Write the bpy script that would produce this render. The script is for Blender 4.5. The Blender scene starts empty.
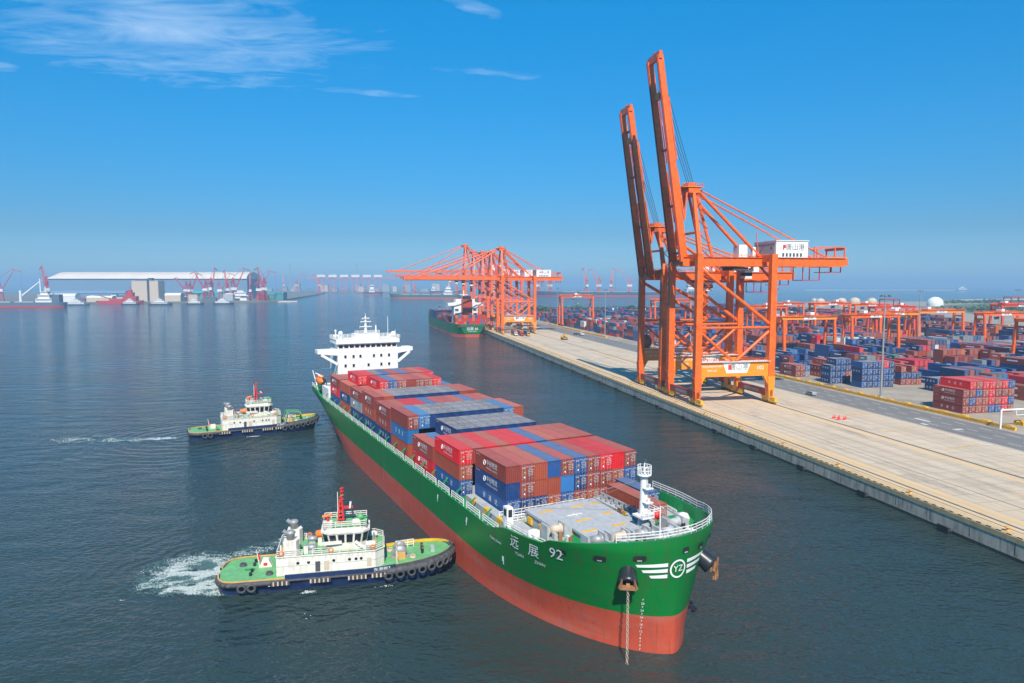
import bpy, math, random
import numpy as np
from mathutils import Vector, Matrix
from math import sin, cos, pi, radians as R, sqrt, atan2
random.seed(7)
SC = bpy.context.scene
COL = SC.collection
# ------------------------------------------------------------------ camera, sky, sun, exposure
CAMH = 47.0
cam = bpy.data.cameras.new('camera'); cam.lens = 24.01; cam.sensor_width = 36.0
cam.clip_start = 1.0; cam.clip_end = 60000.0
CAM = bpy.data.objects.new('camera', cam); COL.objects.link(CAM)
CAM.location = (0, 0, CAMH); CAM.rotation_euler = (R(90) - math.atan(57.5 / 683.0), 0, 0)
SC.camera = CAM
SUN_EL = R(46); SUN_AZ = Vector((0.06, -1.0, 0)).normalized()
SUN_DIR = Vector((SUN_AZ.x * cos(SUN_EL), SUN_AZ.y * cos(SUN_EL), sin(SUN_EL)))
wd = bpy.data.worlds.new('World'); SC.world = wd; wd.use_nodes = True
nt = wd.node_tree; nt.nodes.clear()
SKY_TINT = [(0.0, (0.33, 0.52, 0.80)), (1.0, (0.10, 1.0, 1.1)), (0.07, (0.27, 0.43, 0.59)), (0.20, (0.23, 0.67, 0.83)), (0.36, (0.11, 0.92, 1.08))]
def wn(t, **k):
    n = nt.nodes.new(t)
    for a, b in k.items(): setattr(n, a, b)
    return n
sky = wn('ShaderNodeTexSky', sky_type='NISHITA', sun_disc=False, sun_elevation=SUN_EL,
         sun_rotation=atan2(SUN_AZ.x, SUN_AZ.y), altitude=50.0, air_density=1.0, dust_density=0.25, ozone_density=5.0)
hsv = wn('ShaderNodeHueSaturation'); hsv.inputs['Saturation'].default_value = 1.25; hsv.inputs['Value'].default_value = 1.0
hsv.inputs['Hue'].default_value = 0.49
nt.links.new(sky.outputs[0], hsv.inputs['Color'])
# thin cirrus high in the sky, streaked across one direction
geo = wn('ShaderNodeTexCoord')
sep = wn('ShaderNodeSeparateXYZ'); nt.links.new(geo.outputs['Generated'], sep.inputs[0])
def wm(op, a, b=None, c=None):
    n = wn('ShaderNodeMath', operation=op)
    for i, v in enumerate((a, b, c)):
        if v is None: continue
        if isinstance(v, (int, float)): n.inputs[i].default_value = v
        else: nt.links.new(v, n.inputs[i])
    return n.outputs[0]
zc = wm('MAXIMUM', sep.outputs[2], 0.02)
cx = wm('DIVIDE', sep.outputs[0], zc); cy = wm('DIVIDE', sep.outputs[1], zc)     # plane of the cloud layer
comb = wn('ShaderNodeCombineXYZ'); nt.links.new(cx, comb.inputs[0]); nt.links.new(cy, comb.inputs[1])
mp = wn('ShaderNodeMapping'); mp.inputs['Rotation'].default_value = (0, 0, R(-16)); mp.inputs['Scale'].default_value = (0.6, 1.7, 1)
nt.links.new(comb.outputs[0], mp.inputs[0])
n1 = wn('ShaderNodeTexNoise'); n1.inputs['Scale'].default_value = 1.35; n1.inputs['Detail'].default_value = 8; n1.inputs['Roughness'].default_value = 0.62
n1.inputs['Distortion'].default_value = 1.6
nt.links.new(mp.outputs[0], n1.inputs['Vector'])
# where the cirrus sits: one large patch and some streaks
def blob(x, y, rx, ry, ang=0.0):
    dx = wm('SUBTRACT', cx, x); dy = wm('SUBTRACT', cy, y)
    u = wm('ADD', wm('MULTIPLY', dx, cos(ang)), wm('MULTIPLY', dy, sin(ang)))
    v = wm('SUBTRACT', wm('MULTIPLY', dy, cos(ang)), wm('MULTIPLY', dx, sin(ang)))
    d = wm('ADD', wm('POWER', wm('ABSOLUTE', wm('DIVIDE', u, rx)), 2.0), wm('POWER', wm('ABSOLUTE', wm('DIVIDE', v, ry)), 2.0))
    return wm('MAXIMUM', wm('SUBTRACT', 1.0, d), 0.0)
def sky_pt(X, Y):
    a = (X - 512) / 683.0; b = (341.5 - Y) / 683.0; p = math.atan(57.5 / 683.0)
    d = (a, cos(p) + b * sin(p), -sin(p) + b * cos(p)); return d[0] / d[2], d[1] / d[2]
def streak(X0, Y0, X1, Y1, w, amp):
    (ax, ay), (bx, by) = sky_pt(X0, Y0), sky_pt(X1, Y1)
    return wm('MULTIPLY', blob((ax + bx) / 2, (ay + by) / 2, math.hypot(bx - ax, by - ay) * 0.5, w, atan2(by - ay, bx - ax)), amp)
bl = [streak(-60, 26, 430, 58, 0.85, 0.55), streak(80, 0, 235, 46, 0.36, 1.1), streak(-80, 18, 300, 85, 0.5, 0.5), streak(275, 82, 440, 100, 0.10, 0.5),
      streak(440, -6, 512, 22, 0.07, 0.6), streak(370, 62, 590, 82, 0.09, 0.34), streak(-40, 62, 25, 68, 0.12, 0.45)]
acc = bl[0]
for b_ in bl[1:]: acc = wm('MAXIMUM', acc, b_)
n2 = wn('ShaderNodeTexNoise'); n2.inputs['Scale'].default_value = 2.2; n2.inputs['Detail'].default_value = 9; n2.inputs['Roughness'].default_value = 0.6; n2.inputs['Distortion'].default_value = 2.2
mp2 = wn('ShaderNodeMapping'); mp2.inputs['Rotation'].default_value = (0, 0, R(34)); mp2.inputs['Scale'].default_value = (0.9, 1.8, 1)
nt.links.new(comb.outputs[0], mp2.inputs[0]); nt.links.new(mp2.outputs[0], n2.inputs['Vector'])
dens = wm('ADD', wm('ADD', wm('MULTIPLY', n1.outputs['Fac'], 0.55), wm('MULTIPLY', n2.outputs['Fac'], 0.60)), wm('MULTIPLY', wm('POWER', acc, 0.7), 0.42))
fac = wm('MINIMUM', wm('MULTIPLY', wm('MAXIMUM', wm('SUBTRACT', dens, 0.72), 0.0), wm('MULTIPLY', wm('MINIMUM', wm('MULTIPLY', acc, 4.0), 1.0), 1.0)), 0.45)
mixc = wn('ShaderNodeMix', data_type='RGBA'); mixc.inputs[7].default_value = (5.2, 6.3, 7.6, 1)
# the hazy lower sky of a sea horizon: bluer and less bright than clear air gives it
tint = wn('ShaderNodeValToRGB'); tint.color_ramp.interpolation = 'LINEAR'
for i, (p_, c_) in enumerate(SKY_TINT):
    e_ = tint.color_ramp.elements[i] if i < 2 else tint.color_ramp.elements.new(p_)
    e_.position = p_; e_.color = (*c_, 1)
nt.links.new(sep.outputs[2], tint.inputs[0])
mul = wn('ShaderNodeMix', data_type='RGBA', blend_type='MULTIPLY'); mul.inputs[0].default_value = 1.0
nt.links.new(hsv.outputs[0], mul.inputs[6]); nt.links.new(tint.outputs[0], mul.inputs[7])
nt.links.new(fac, mixc.inputs[0]); nt.links.new(mul.outputs[2], mixc.inputs[6])
bg = wn('ShaderNodeBackground'); bg.inputs['Strength'].default_value = 0.118
nt.links.new(mixc.outputs[2], bg.inputs['Color'])
wo = wn('ShaderNodeOutputWorld'); nt.links.new(bg.outputs[0], wo.inputs['Surface'])
sl = bpy.data.lights.new('sun', 'SUN'); sl.energy = 4.9; sl.angle = R(0.53); sl.color = (1.0, 0.93, 0.83)
SUN = bpy.data.objects.new('sun', sl); COL.objects.link(SUN); SUN.location = (0, 0, 400)
SUN.rotation_euler = SUN_DIR.to_track_quat('Z', 'Y').to_euler()
SC.view_settings.view_transform = 'Standard'; SC.view_settings.look = 'None'
SC.view_settings.exposure = 0.42; SC.view_settings.gamma = 1.0
SC.render.engine = 'CYCLES'
SC.cycles.use_denoising = True
SC.cycles.max_bounces = 5; SC.cycles.diffuse_bounces = 2; SC.cycles.glossy_bounces = 3; SC.cycles.volume_bounces = 0
SC.cycles.transparent_max_bounces = 6; SC.cycles.caustics_reflective = False; SC.cycles.caustics_refractive = False
HAZE_DENSITY = 2.2e-4

# ------------------------------------------------------------------ frames of the place
A = 0.458                                     # heading of the big ship
SH_O = Vector((10.3 - 2.0 * cos(A), 109.0 - 2.0 * sin(A), 0)); SH_R = A - pi / 2
Q = 0.205                                     # direction of the quay
GZ = 4.0                                      # level of the port area
def W(e, q, z=GZ): return Vector((e * cos(Q) - q * sin(Q), e * sin(Q) + q * cos(Q), z))

# ------------------------------------------------------------------ materials
MATS = {}
def M(name, col, rough=0.5, metal=0.0, var=0.12, scale=0.6, dirt=None, dirt_amt=0.0, objvar=0.0, bump=0.0, stretch=None):
    if name in MATS: return MATS[name]
    m = bpy.data.materials.new(name); m.use_nodes = True; t = m.node_tree; b = t.nodes['Principled BSDF']
    b.inputs['Roughness'].default_value = rough; b.inputs['Metallic'].default_value = metal
    tc = t.nodes.new('ShaderNodeTexCoord'); src = tc.outputs['Object']
    if stretch:
        mpn = t.nodes.new('ShaderNodeMapping'); mpn.inputs['Scale'].default_value = stretch
        t.links.new(src, mpn.inputs[0]); src = mpn.outputs[0]
    n = t.nodes.new('ShaderNodeTexNoise'); n.inputs['Scale'].default_value = scale; n.inputs['Detail'].default_value = 6; n.inputs['Roughness'].default_value = 0.65
    t.links.new(src, n.inputs['Vector'])
    rp = t.nodes.new('ShaderNodeMapRange'); rp.inputs['From Min'].default_value = 0.3; rp.inputs['From Max'].default_value = 0.7
    rp.inputs['To Min'].default_value = 1 - var; rp.inputs['To Max'].default_value = 1 + var
    t.links.new(n.outputs['Fac'], rp.inputs['Value']); val = rp.outputs[0]
    if objvar:
        oi = t.nodes.new('ShaderNodeObjectInfo'); mr = t.nodes.new('ShaderNodeMapRange')
        mr.inputs['To Min'].default_value = 1 - objvar; mr.inputs['To Max'].default_value = 1 + objvar
        t.links.new(oi.outputs['Random'], mr.inputs['Value'])
        mu = t.nodes.new('ShaderNodeMath'); mu.operation = 'MULTIPLY'; t.links.new(val, mu.inputs[0]); t.links.new(mr.outputs[0], mu.inputs[1]); val = mu.outputs[0]
    h = t.nodes.new('ShaderNodeHueSaturation'); h.inputs['Color'].default_value = (*col, 1)
    t.links.new(val, h.inputs['Value']); out = h.outputs[0]
    if dirt:
        n2 = t.nodes.new('ShaderNodeTexNoise'); n2.inputs['Scale'].default_value = scale * 2.3; n2.inputs['Detail'].default_value = 8; n2.inputs['Roughness'].default_value = 0.7
        t.links.new(src, n2.inputs['Vector'])
        r2 = t.nodes.new('ShaderNodeMapRange'); r2.inputs['From Min'].default_value = 0.46; r2.inputs['From Max'].default_value = 0.68; r2.inputs['To Max'].default_value = dirt_amt
        t.links.new(n2.outputs['Fac'], r2.inputs['Value'])
        mx = t.nodes.new('ShaderNodeMix'); mx.data_type = 'RGBA'; mx.inputs[7].default_value = (*dirt, 1)
        t.links.new(r2.outputs[0], mx.inputs[0]); t.links.new(out, mx.inputs[6]); out = mx.outputs[2]
    t.links.new(out, b.inputs['Base Color'])
    if bump:
        bn = t.nodes.new('ShaderNodeBump'); bn.inputs['Strength'].default_value = 0.6; bn.inputs['Distance'].default_value = bump
        t.links.new(n.outputs['Fac'], bn.inputs['Height']); t.links.new(bn.outputs[0], b.inputs['Normal'])
    MATS[name] = m; return m
RUST = (0.16, 0.055, 0.02)
CREAM = None
WHITE = M('white_paint', (0.78, 0.77, 0.74), 0.45, var=0.05, dirt=(0.45, 0.36, 0.25), dirt_amt=0.25)
CREAM = M('cream_white_paint', (0.76, 0.73, 0.65), 0.5, var=0.08, scale=0.8, dirt=(0.40, 0.26, 0.14), dirt_amt=0.45, stretch=(1, 1, 0.35))
LETTER = M('lettering_white', (0.82, 0.82, 0.8), 0.5, var=0.03)
BLACK = M('black_rubber', (0.018, 0.018, 0.02), 0.7, var=0.3)
GLASS = M('window_glass', (0.015, 0.02, 0.028), 0.08, var=0.1)
STEEL = M('galvanised_steel', (0.34, 0.35, 0.35), 0.5, 0.3, var=0.15, dirt=RUST, dirt_amt=0.3)
GREY = M('deck_grey', (0.40, 0.42, 0.43), 0.6, var=0.1, dirt=(0.22, 0.16, 0.1), dirt_amt=0.35)
DGREY = M('dark_grey', (0.07, 0.075, 0.08), 0.6, var=0.15)
def hull_paint(name, col, scrape, seam, stain, amt):
    m = bpy.data.materials.new(name); m.use_nodes = True; t = m.node_tree; b = t.nodes['Principled BSDF']; b.inputs['Roughness'].default_value = 0.42
    tc = t.nodes.new('ShaderNodeTexCoord'); sp = t.nodes.new('ShaderNodeSeparateXYZ'); t.links.new(tc.outputs['Object'], sp.inputs[0])
    cb = t.nodes.new('ShaderNodeCombineXYZ'); t.links.new(sp.outputs[0], cb.inputs[0]); t.links.new(sp.outputs[2], cb.inputs[1])
    br = t.nodes.new('ShaderNodeTexBrick'); br.inputs['Color1'].default_value = (*col, 1); br.inputs['Color2'].default_value = (*[c * 0.9 for c in col], 1); br.inputs['Mortar'].default_value = (*seam, 1)
    br.inputs['Scale'].default_value = 1; br.inputs['Brick Width'].default_value = 9.0; br.inputs['Row Height'].default_value = 2.3; br.inputs['Mortar Size'].default_value = 0.035; br.inputs['Mortar Smooth'].default_value = 1.0
    t.links.new(cb.outputs[0], br.inputs['Vector']); c = br.outputs['Color']
    def layer(c, scale, sc, lo, hi, a_, colr, det=8):
        mpn = t.nodes.new('ShaderNodeMapping'); mpn.inputs['Scale'].default_value = sc; t.links.new(tc.outputs['Object'], mpn.inputs[0])
        n = t.nodes.new('ShaderNodeTexNoise'); n.inputs['Scale'].default_value = scale; n.inputs['Detail'].default_value = det; n.inputs['Roughness'].default_value = 0.7; t.links.new(mpn.outputs[0], n.inputs['Vector'])
        r = t.nodes.new('ShaderNodeMapRange'); r.inputs['From Min'].default_value = lo; r.inputs['From Max'].default_value = hi; r.inputs['To Max'].default_value = a_; t.links.new(n.outputs['Fac'], r.inputs['Value'])
        x = t.nodes.new('ShaderNodeMix'); x.data_type = 'RGBA'; x.inputs[7].default_value = (*colr, 1); t.links.new(r.outputs[0], x.inputs[0]); t.links.new(c, x.inputs[6]); return x.outputs[2]
    c = layer(c, 0.12, (1, 1, 0.5), 0.42, 0.7, 0.5, [q * 0.72 for q in col])
    c = layer(c, 0.9, (1, 1, 0.07), 0.49, 0.64, amt, stain)
    c = layer(c, 2.6, (1, 1, 0.05), 0.57, 0.66, amt * .9, (0.12, 0.05, 0.02))                        # streaks running down
    c = layer(c, 0.35, (0.25, 0.25, 1.6), 0.52, 0.66, amt, scrape)                  # long fender scrapes
    t.links.new(c, b.inputs['Base Color']); MATS[name] = m; return m
GREEN = hull_paint('hull_green', (0.0, 0.185, 0.028), (0.03, 0.13, 0.05), (0.0, 0.11, 0.018), (0.05, 0.085, 0.025), 0.45)
DKGREEN = M('deck_green', (0.0, 0.24, 0.06), 0.55, var=0.12, dirt=(0.12, 0.16, 0.08), dirt_amt=0.4)
BOOT = hull_paint('antifouling_red', (0.56, 0.085, 0.042), (0.42, 0.15, 0.11), (0.42, 0.065, 0.035), (0.33, 0.075, 0.05), 0.6)
YELLOW = M('yellow_paint', (0.75, 0.42, 0.02), 0.5, var=0.12, dirt=RUST, dirt_amt=0.3)
ORANGE = M('crane_orange', (0.84, 0.135, 0.006), 0.45, var=0.14, scale=0.35, dirt=(0.36, 0.055, 0.012), dirt_amt=0.6, objvar=0.04)
AMBER = M('portal_amber', (0.88, 0.27, 0.010), 0.45, var=0.08, dirt=(0.5, 0.16, 0.03), dirt_amt=0.3)
ROSE = M('faded_crane_red', (0.70, 0.12, 0.05), 0.5, var=0.1)
PORTRED = M('luffing_crane_red', (0.46, 0.02, 0.02), 0.5, var=0.12)
RED = M('red_paint', (0.62, 0.03, 0.02), 0.45, var=0.08)
DKRED = M('sill_red', (0.40, 0.045, 0.02), 0.5, var=0.15, dirt=RUST, dirt_amt=0.4)
NAVY = M('tug_navy', (0.012, 0.03, 0.10), 0.4, var=0.15, dirt=(0.06, 0.06, 0.08), dirt_amt=0.4)
TUGDECK = M('tug_deck_green', (0.13, 0.40, 0.15), 0.6, var=0.15, dirt=(0.17, 0.20, 0.12), dirt_amt=0.75)
TYRE = M('tyre_rubber', (0.05, 0.05, 0.053), 0.8, var=0.25, dirt=(0.16, 0.15, 0.14), dirt_amt=0.5)
RUSTY = M('rusty_steel', (0.30, 0.14, 0.06), 0.75, var=0.3)
BEIGE = M('beige_concrete', (0.55, 0.44, 0.33), 0.8, var=0.1)
CONCRETE = M('quay_concrete', (0.40, 0.37, 0.31), 0.85, var=0.15, scale=0.3, dirt=(0.16, 0.13, 0.09), dirt_amt=0.6)
CABLE = M('steel_cable', (0.05, 0.05, 0.06), 0.6)
ORANGE_BOAT = M('lifeboat_orange', (0.8, 0.18, 0.02), 0.45)

# ------------------------------------------------------------------ mesh building
class MB:
    def __init__(s): s.v = []; s.f = []; s.m = []; s.sm = []; s.slots = []
    def mi(s, mat):
        if mat not in s.slots: s.slots.append(mat)
        return s.slots.index(mat)
    def add(s, vs, fs, mat, smooth=False):
        b = len(s.v); s.v.extend([tuple(p) for p in vs]); k = s.mi(mat)
        for f in fs: s.f.append(tuple(b + i for i in f)); s.m.append(k); s.sm.append(smooth)
        return s
    def quad(s, a, b, c, d, mat): return s.add([a, b, c, d], [(0, 1, 2, 3)], mat)
    def box(s, x0, x1, y0, y1, z0, z1, mat):
        if x0 > x1: x0, x1 = x1, x0
        if y0 > y1: y0, y1 = y1, y0
        if z0 > z1: z0, z1 = z1, z0
        return s.add([(x0, y0, z0), (x1, y0, z0), (x1, y1, z0), (x0, y1, z0), (x0, y0, z1), (x1, y0, z1), (x1, y1, z1), (x0, y1, z1)],
                     [(0, 3, 2, 1), (4, 5, 6, 7), (0, 1, 5, 4), (1, 2, 6, 5), (2, 3, 7, 6), (3, 0, 4, 7)], mat)
    def beam(s, p, q, w, h, mat, w2=None, h2=None, up=(0, 0, 1)):
        p = Vector(p); q = Vector(q); d = (q - p).normalized(); u = Vector(up)
        if abs(d.dot(u)) > 0.98: u = Vector((0, 1, 0)) if abs(d.y) < 0.9 else Vector((1, 0, 0))
        x = d.cross(u).normalized(); y = x.cross(d).normalized()
        w2 = w if w2 is None else w2; h2 = h if h2 is None else h2
        vs = [p + x * (a * w / 2) + y * (b * h / 2) for a, b in ((-1, -1), (1, -1), (1, 1), (-1, 1))] + \
             [q + x * (a * w2 / 2) + y * (b * h2 / 2) for a, b in ((-1, -1), (1, -1), (1, 1), (-1, 1))]
        return s.add(vs, [(3, 2, 1, 0), (4, 5, 6, 7), (0, 1, 5, 4), (1, 2, 6, 5), (2, 3, 7, 6), (3, 0, 4, 7)], mat)
    def tube(s, p, q, r, mat, r2=None, n=8, caps=True):
        p = Vector(p); q = Vector(q); d = (q - p).normalized(); r2 = r if r2 is None else r2
        u = Vector((0, 0, 1)) if abs(d.z) < 0.95 else Vector((1, 0, 0))
        x = d.cross(u).normalized(); y = x.cross(d)
        vs = []
        for c, rr in ((p, r), (q, r2)):
            for i in range(n):
                a = 2 * pi * i / n; vs.append(c + x * (cos(a) * rr) + y * (sin(a) * rr))
        s.add(vs, [(i, (i + 1) % n, n + (i + 1) % n, n + i) for i in range(n)], mat, n > 6)
        if caps: s.add(vs, [tuple(range(n - 1, -1, -1)), tuple(range(n, 2 * n))], mat)
        return s
    def lathe(s, prof, c, mat, n=16, axis='z'):
        vs = []; c = Vector(c)
        for r, z in prof:
            for i in range(n):
                a = 2 * pi * i / n
                o = (r * cos(a), r * sin(a), z)
                if axis == 'x': o = (o[2], o[0], o[1])
                if axis == 'y': o = (o[0], o[2], o[1])
                vs.append(c + Vector(o))
        fs = []
        for k in range(len(prof) - 1):
            for i in range(n): fs.append((k * n + i, k * n + (i + 1) % n, (k + 1) * n + (i + 1) % n, (k + 1) * n + i))
        return s.add(vs, fs, mat, True)
    def torus(s, c, R1, r, mat, axis='x', n=14, k=7):
        c = Vector(c); vs = []
        ax = Vector(axis) if not isinstance(axis, str) else {'x': Vector((1, 0, 0)), 'y': Vector((0, 1, 0)), 'z': Vector((0, 0, 1))}[axis]
        ax.normalize(); u = ax.orthogonal().normalized(); w = ax.cross(u)
        for i in range(n):
            a = 2 * pi * i / n; d = u * cos(a) + w * sin(a)
            for j in range(k):
                b = 2 * pi * j / k; vs.append(c + d * (R1 + r * cos(b)) + ax * (r * sin(b)))
        fs = [(i * k + j, ((i + 1) % n) * k + j, ((i + 1) % n) * k + (j + 1) % k, i * k + (j + 1) % k) for i in range(n) for j in range(k)]
        return s.add(vs, fs, mat, True)
    def prism(s, poly, z0, z1, mat, mat_top=None):
        n = len(poly); vs = [(x, y, z0) for x, y in poly] + [(x, y, z1) for x, y in poly]
        s.add(vs, [(i, (i + 1) % n, n + (i + 1) % n, n + i) for i in range(n)] + [tuple(range(n - 1, -1, -1))], mat)
        return s.add([(x, y, z1) for x, y in poly], [tuple(range(n))], mat_top or mat)
    def prism_y(s, poly, y0, y1, mat):                       # polygon in x,z, extruded along y
        n = len(poly); vs = [(x, y0, z) for x, z in poly] + [(x, y1, z) for x, z in poly]
        return s.add(vs, [(i, n + i, n + (i + 1) % n, (i + 1) % n) for i in range(n)] + [tuple(range(n)), tuple(range(2 * n - 1, n - 1, -1))], mat)
    def ball(s, c, r, mat, n=12, sz=1.0, half=False):
        k = 8; prof = []
        for i in range(k + 1):
            a = (0 if half else -pi / 2) + (pi / 2 if half else pi) * i / k
            prof.append((max(r * cos(a), 1e-4), r * sin(a) * sz))
        return s.lathe(prof, c, mat, n)
    def rail(s, pts, h, mat, r=0.05, step=1.6, bars=3):      # a railing along a polyline
        for a, b in zip(pts[:-1], pts[1:]):
            a = Vector(a); b = Vector(b); L = (b - a).length; k = max(1, int(L / step))
            for i in range(k + 1):
                p = a.lerp(b, i / k); s.beam(p, p + Vector((0, 0, h)), 2 * r, 2 * r, mat)
            for j in range(bars):
                o = Vector((0, 0, h * (j + 1) / bars)); s.beam(a + o, b + o, 2 * r, 2 * r, mat)
        return s
    def mesh_in(s, me, mat, fn): return s.add([fn(v.co) for v in me.vertices], [tuple(p.vertices) for p in me.polygons], mat)
    def mesh(s, name):
        me = bpy.data.meshes.new(name); me.from_pydata(s.v, [], s.f); me.update()
        for m in s.slots: me.materials.append(m)
        me.polygons.foreach_set('material_index', s.m); me.polygons.foreach_set('use_smooth', s.sm); me.update()
        return me
    def build(s, name, parent=None, loc=None, rz=0.0):
        return obj(name, s.mesh(name), parent, loc, rz)
def obj(name, data, parent=None, loc=None, rz=0.0):
    o = bpy.data.objects.new(name, data); COL.objects.link(o)
    if parent: o.parent = parent
    if loc is not None: o.location = loc
    o.rotation_euler[2] = rz
    return o
def tag(o, label, cat, group=None, kind=None):
    o['label'] = label; o['category'] = cat
    if group: o['group'] = group
    if kind: o['kind'] = kind
    return o
def struct(o, kind='structure'): o['kind'] = kind; return o
def empty(name, loc, rz=0.0): 
    o = obj(name, None, None, loc, rz); o.empty_display_size = 1; return o
def copy_tree(o, parent=None, drop=()):
    c = o.copy(); COL.objects.link(c)
    if parent: c.parent = parent
    for ch in list(o.children):
        if ch.name.split('.')[0] in drop: continue
        copy_tree(ch, c)
    return c
_TX = {}
def text_mesh(body, size=1.0, align='CENTER', res=2):
    k = (body, size, align)
    if k not in _TX:
        cu = bpy.data.curves.new('lettering', 'FONT'); cu.body = body; cu.size = size; cu.align_x = align; cu.align_y = 'CENTER'; cu.resolution_u = res
        o = bpy.data.objects.new('lettering', cu); _TX[k] = bpy.data.meshes.new_from_object(o); bpy.data.objects.remove(o)
    return _TX[k]
def plane_map(o, ux, uy, off=0.0):                               # text plane -> 3D
    o = Vector(o); ux = Vector(ux).normalized(); uy = Vector(uy).normalized(); n = ux.cross(uy) * off
    return lambda c: o + ux * c.x + uy * c.y + n
ORD = ['first', 'second', 'third', 'fourth', 'fifth', 'sixth', 'seventh', 'eighth', 'ninth', 'tenth', 'eleventh', 'twelfth', 'thirteenth', 'fourteenth', 'fifteenth',
       'sixteenth', 'seventeenth', 'eighteenth', 'nineteenth', 'twentieth']
# ------------------------------------------------------------------ water
def water_material():
    m = bpy.data.materials.new('sea_water'); m.use_nodes = True; t = m.node_tree; b = t.nodes['Principled BSDF']
    b.inputs['Roughness'].default_value = 0.09; b.inputs['IOR'].default_value = 1.33
    tc = t.nodes.new('ShaderNodeTexCoord')
    def noise(scale, sc, rot, det, rough=0.6, dist=0.0):
        mpn = t.nodes.new('ShaderNodeMapping'); mpn.inputs['Scale'].default_value = sc; mpn.inputs['Rotation'].default_value = (0, 0, R(rot))
        t.links.new(tc.outputs['Object'], mpn.inputs[0])
        n = t.nodes.new('ShaderNodeTexNoise'); n.inputs['Scale'].default_value = scale; n.inputs['Detail'].default_value = det
        n.inputs['Roughness'].default_value = rough; n.inputs['Distortion'].default_value = dist
        t.links.new(mpn.outputs[0], n.inputs['Vector']); return n.outputs['Fac']
    w1 = noise(0.72, (1, 1.7, 1), 24, 3, 0.42, 0.6); w2 = noise(0.10, (1, 1.8, 1), -12, 2, 0.4); wf = noise(1.5, (1, 1.5, 1), -30, 2, 0.4, 0.3); w3 = noise(0.012, (1, 2.2, 1), 10, 4)
    def math_(op, a, b2):
        n = t.nodes.new('ShaderNodeMath'); n.operation = op
        for i, v in enumerate((a, b2)):
            if isinstance(v, (int, float)): n.inputs[i].default_value = v
            else: t.links.new(v, n.inputs[i])
        return n.outputs[0]
    # calm slicks and ruffled patches
    amp = t.nodes.new('ShaderNodeMapRange'); amp.inputs['From Min'].default_value = 0.35; amp.inputs['From Max'].default_value = 0.65
    amp.inputs['To Min'].default_value = 0.3; amp.inputs['To Max'].default_value = 1.2; t.links.new(w3, amp.inputs['Value'])
    h = math_('ADD', math_('MULTIPLY', math_('MULTIPLY', w1, amp.outputs[0]), 0.62), math_('ADD', math_('MULTIPLY', w2, 1.25), math_('MULTIPLY', wf, 0.13)))
    for px_, py_, r0, r1, wl, am in ((-46, 110, 9, 40, 2.8, 0.12), (-100, 207, 12, 55, 4.0, 0.16), (-30, 112, 8, 30, 2.2, 0.06)):   # ring waves from the tugs' wash
        vd = t.nodes.new('ShaderNodeVectorMath'); vd.operation = 'DISTANCE'; vd.inputs[1].default_value = (px_, py_, 0); t.links.new(tc.outputs['Object'], vd.inputs[0])
        wob = math_('ADD', vd.outputs['Value'], math_('MULTIPLY', w2, 7.0))
        mk = t.nodes.new('ShaderNodeMapRange'); mk.interpolation_type = 'SMOOTHSTEP'; mk.inputs['From Min'].default_value = r1; mk.inputs['From Max'].default_value = r0; t.links.new(vd.outputs['Value'], mk.inputs['Value'])
        h = math_('ADD', h, math_('MULTIPLY', math_('MULTIPLY', math_('SINE', math_('MULTIPLY', wob, 2 * pi / wl), 0), mk.outputs[0]), am))
    bn = t.nodes.new('ShaderNodeBump'); bn.inputs['Strength'].default_value = 0.9; bn.inputs['Distance'].default_value = 1.0
    t.links.new(h, bn.inputs['Height']); t.links.new(bn.outputs[0], b.inputs['Normal'])
    cr = t.nodes.new('ShaderNodeMix'); cr.data_type = 'RGBA'; cr.inputs[6].default_value = (0.021, 0.037, 0.034, 1); cr.inputs[7].default_value = (0.029, 0.050, 0.046, 1)
    t.links.new(w3, cr.inputs[0]); t.links.new(cr.outputs[2], b.inputs['Base Color'])
    return m
WATER = water_material()
RW = 22000.0
mb = MB(); ring = [(RW * cos(2 * pi * i / 96), RW * sin(2 * pi * i / 96), 0) for i in range(96)]
mb.add(ring, [tuple(range(96))], WATER); struct(mb.build('water'))

# ------------------------------------------------------------------ haze
mh = bpy.data.materials.new('haze'); mh.use_nodes = True; t = mh.node_tree; t.nodes.clear()
pv = t.nodes.new('ShaderNodeVolumePrincipled'); pv.inputs['Density'].default_value = HAZE_DENSITY; pv.inputs['Color'].default_value = (0.42, 0.70, 0.95, 1)
pv.inputs['Anisotropy'].default_value = 0.0
mo = t.nodes.new('ShaderNodeOutputMaterial'); t.links.new(pv.outputs[0], mo.inputs['Volume'])
mb = MB(); mb.box(-23500, 23500, -23500, 23500, -9, 150, mh); struct(mb.build('haze'), 'stuff')

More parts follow.
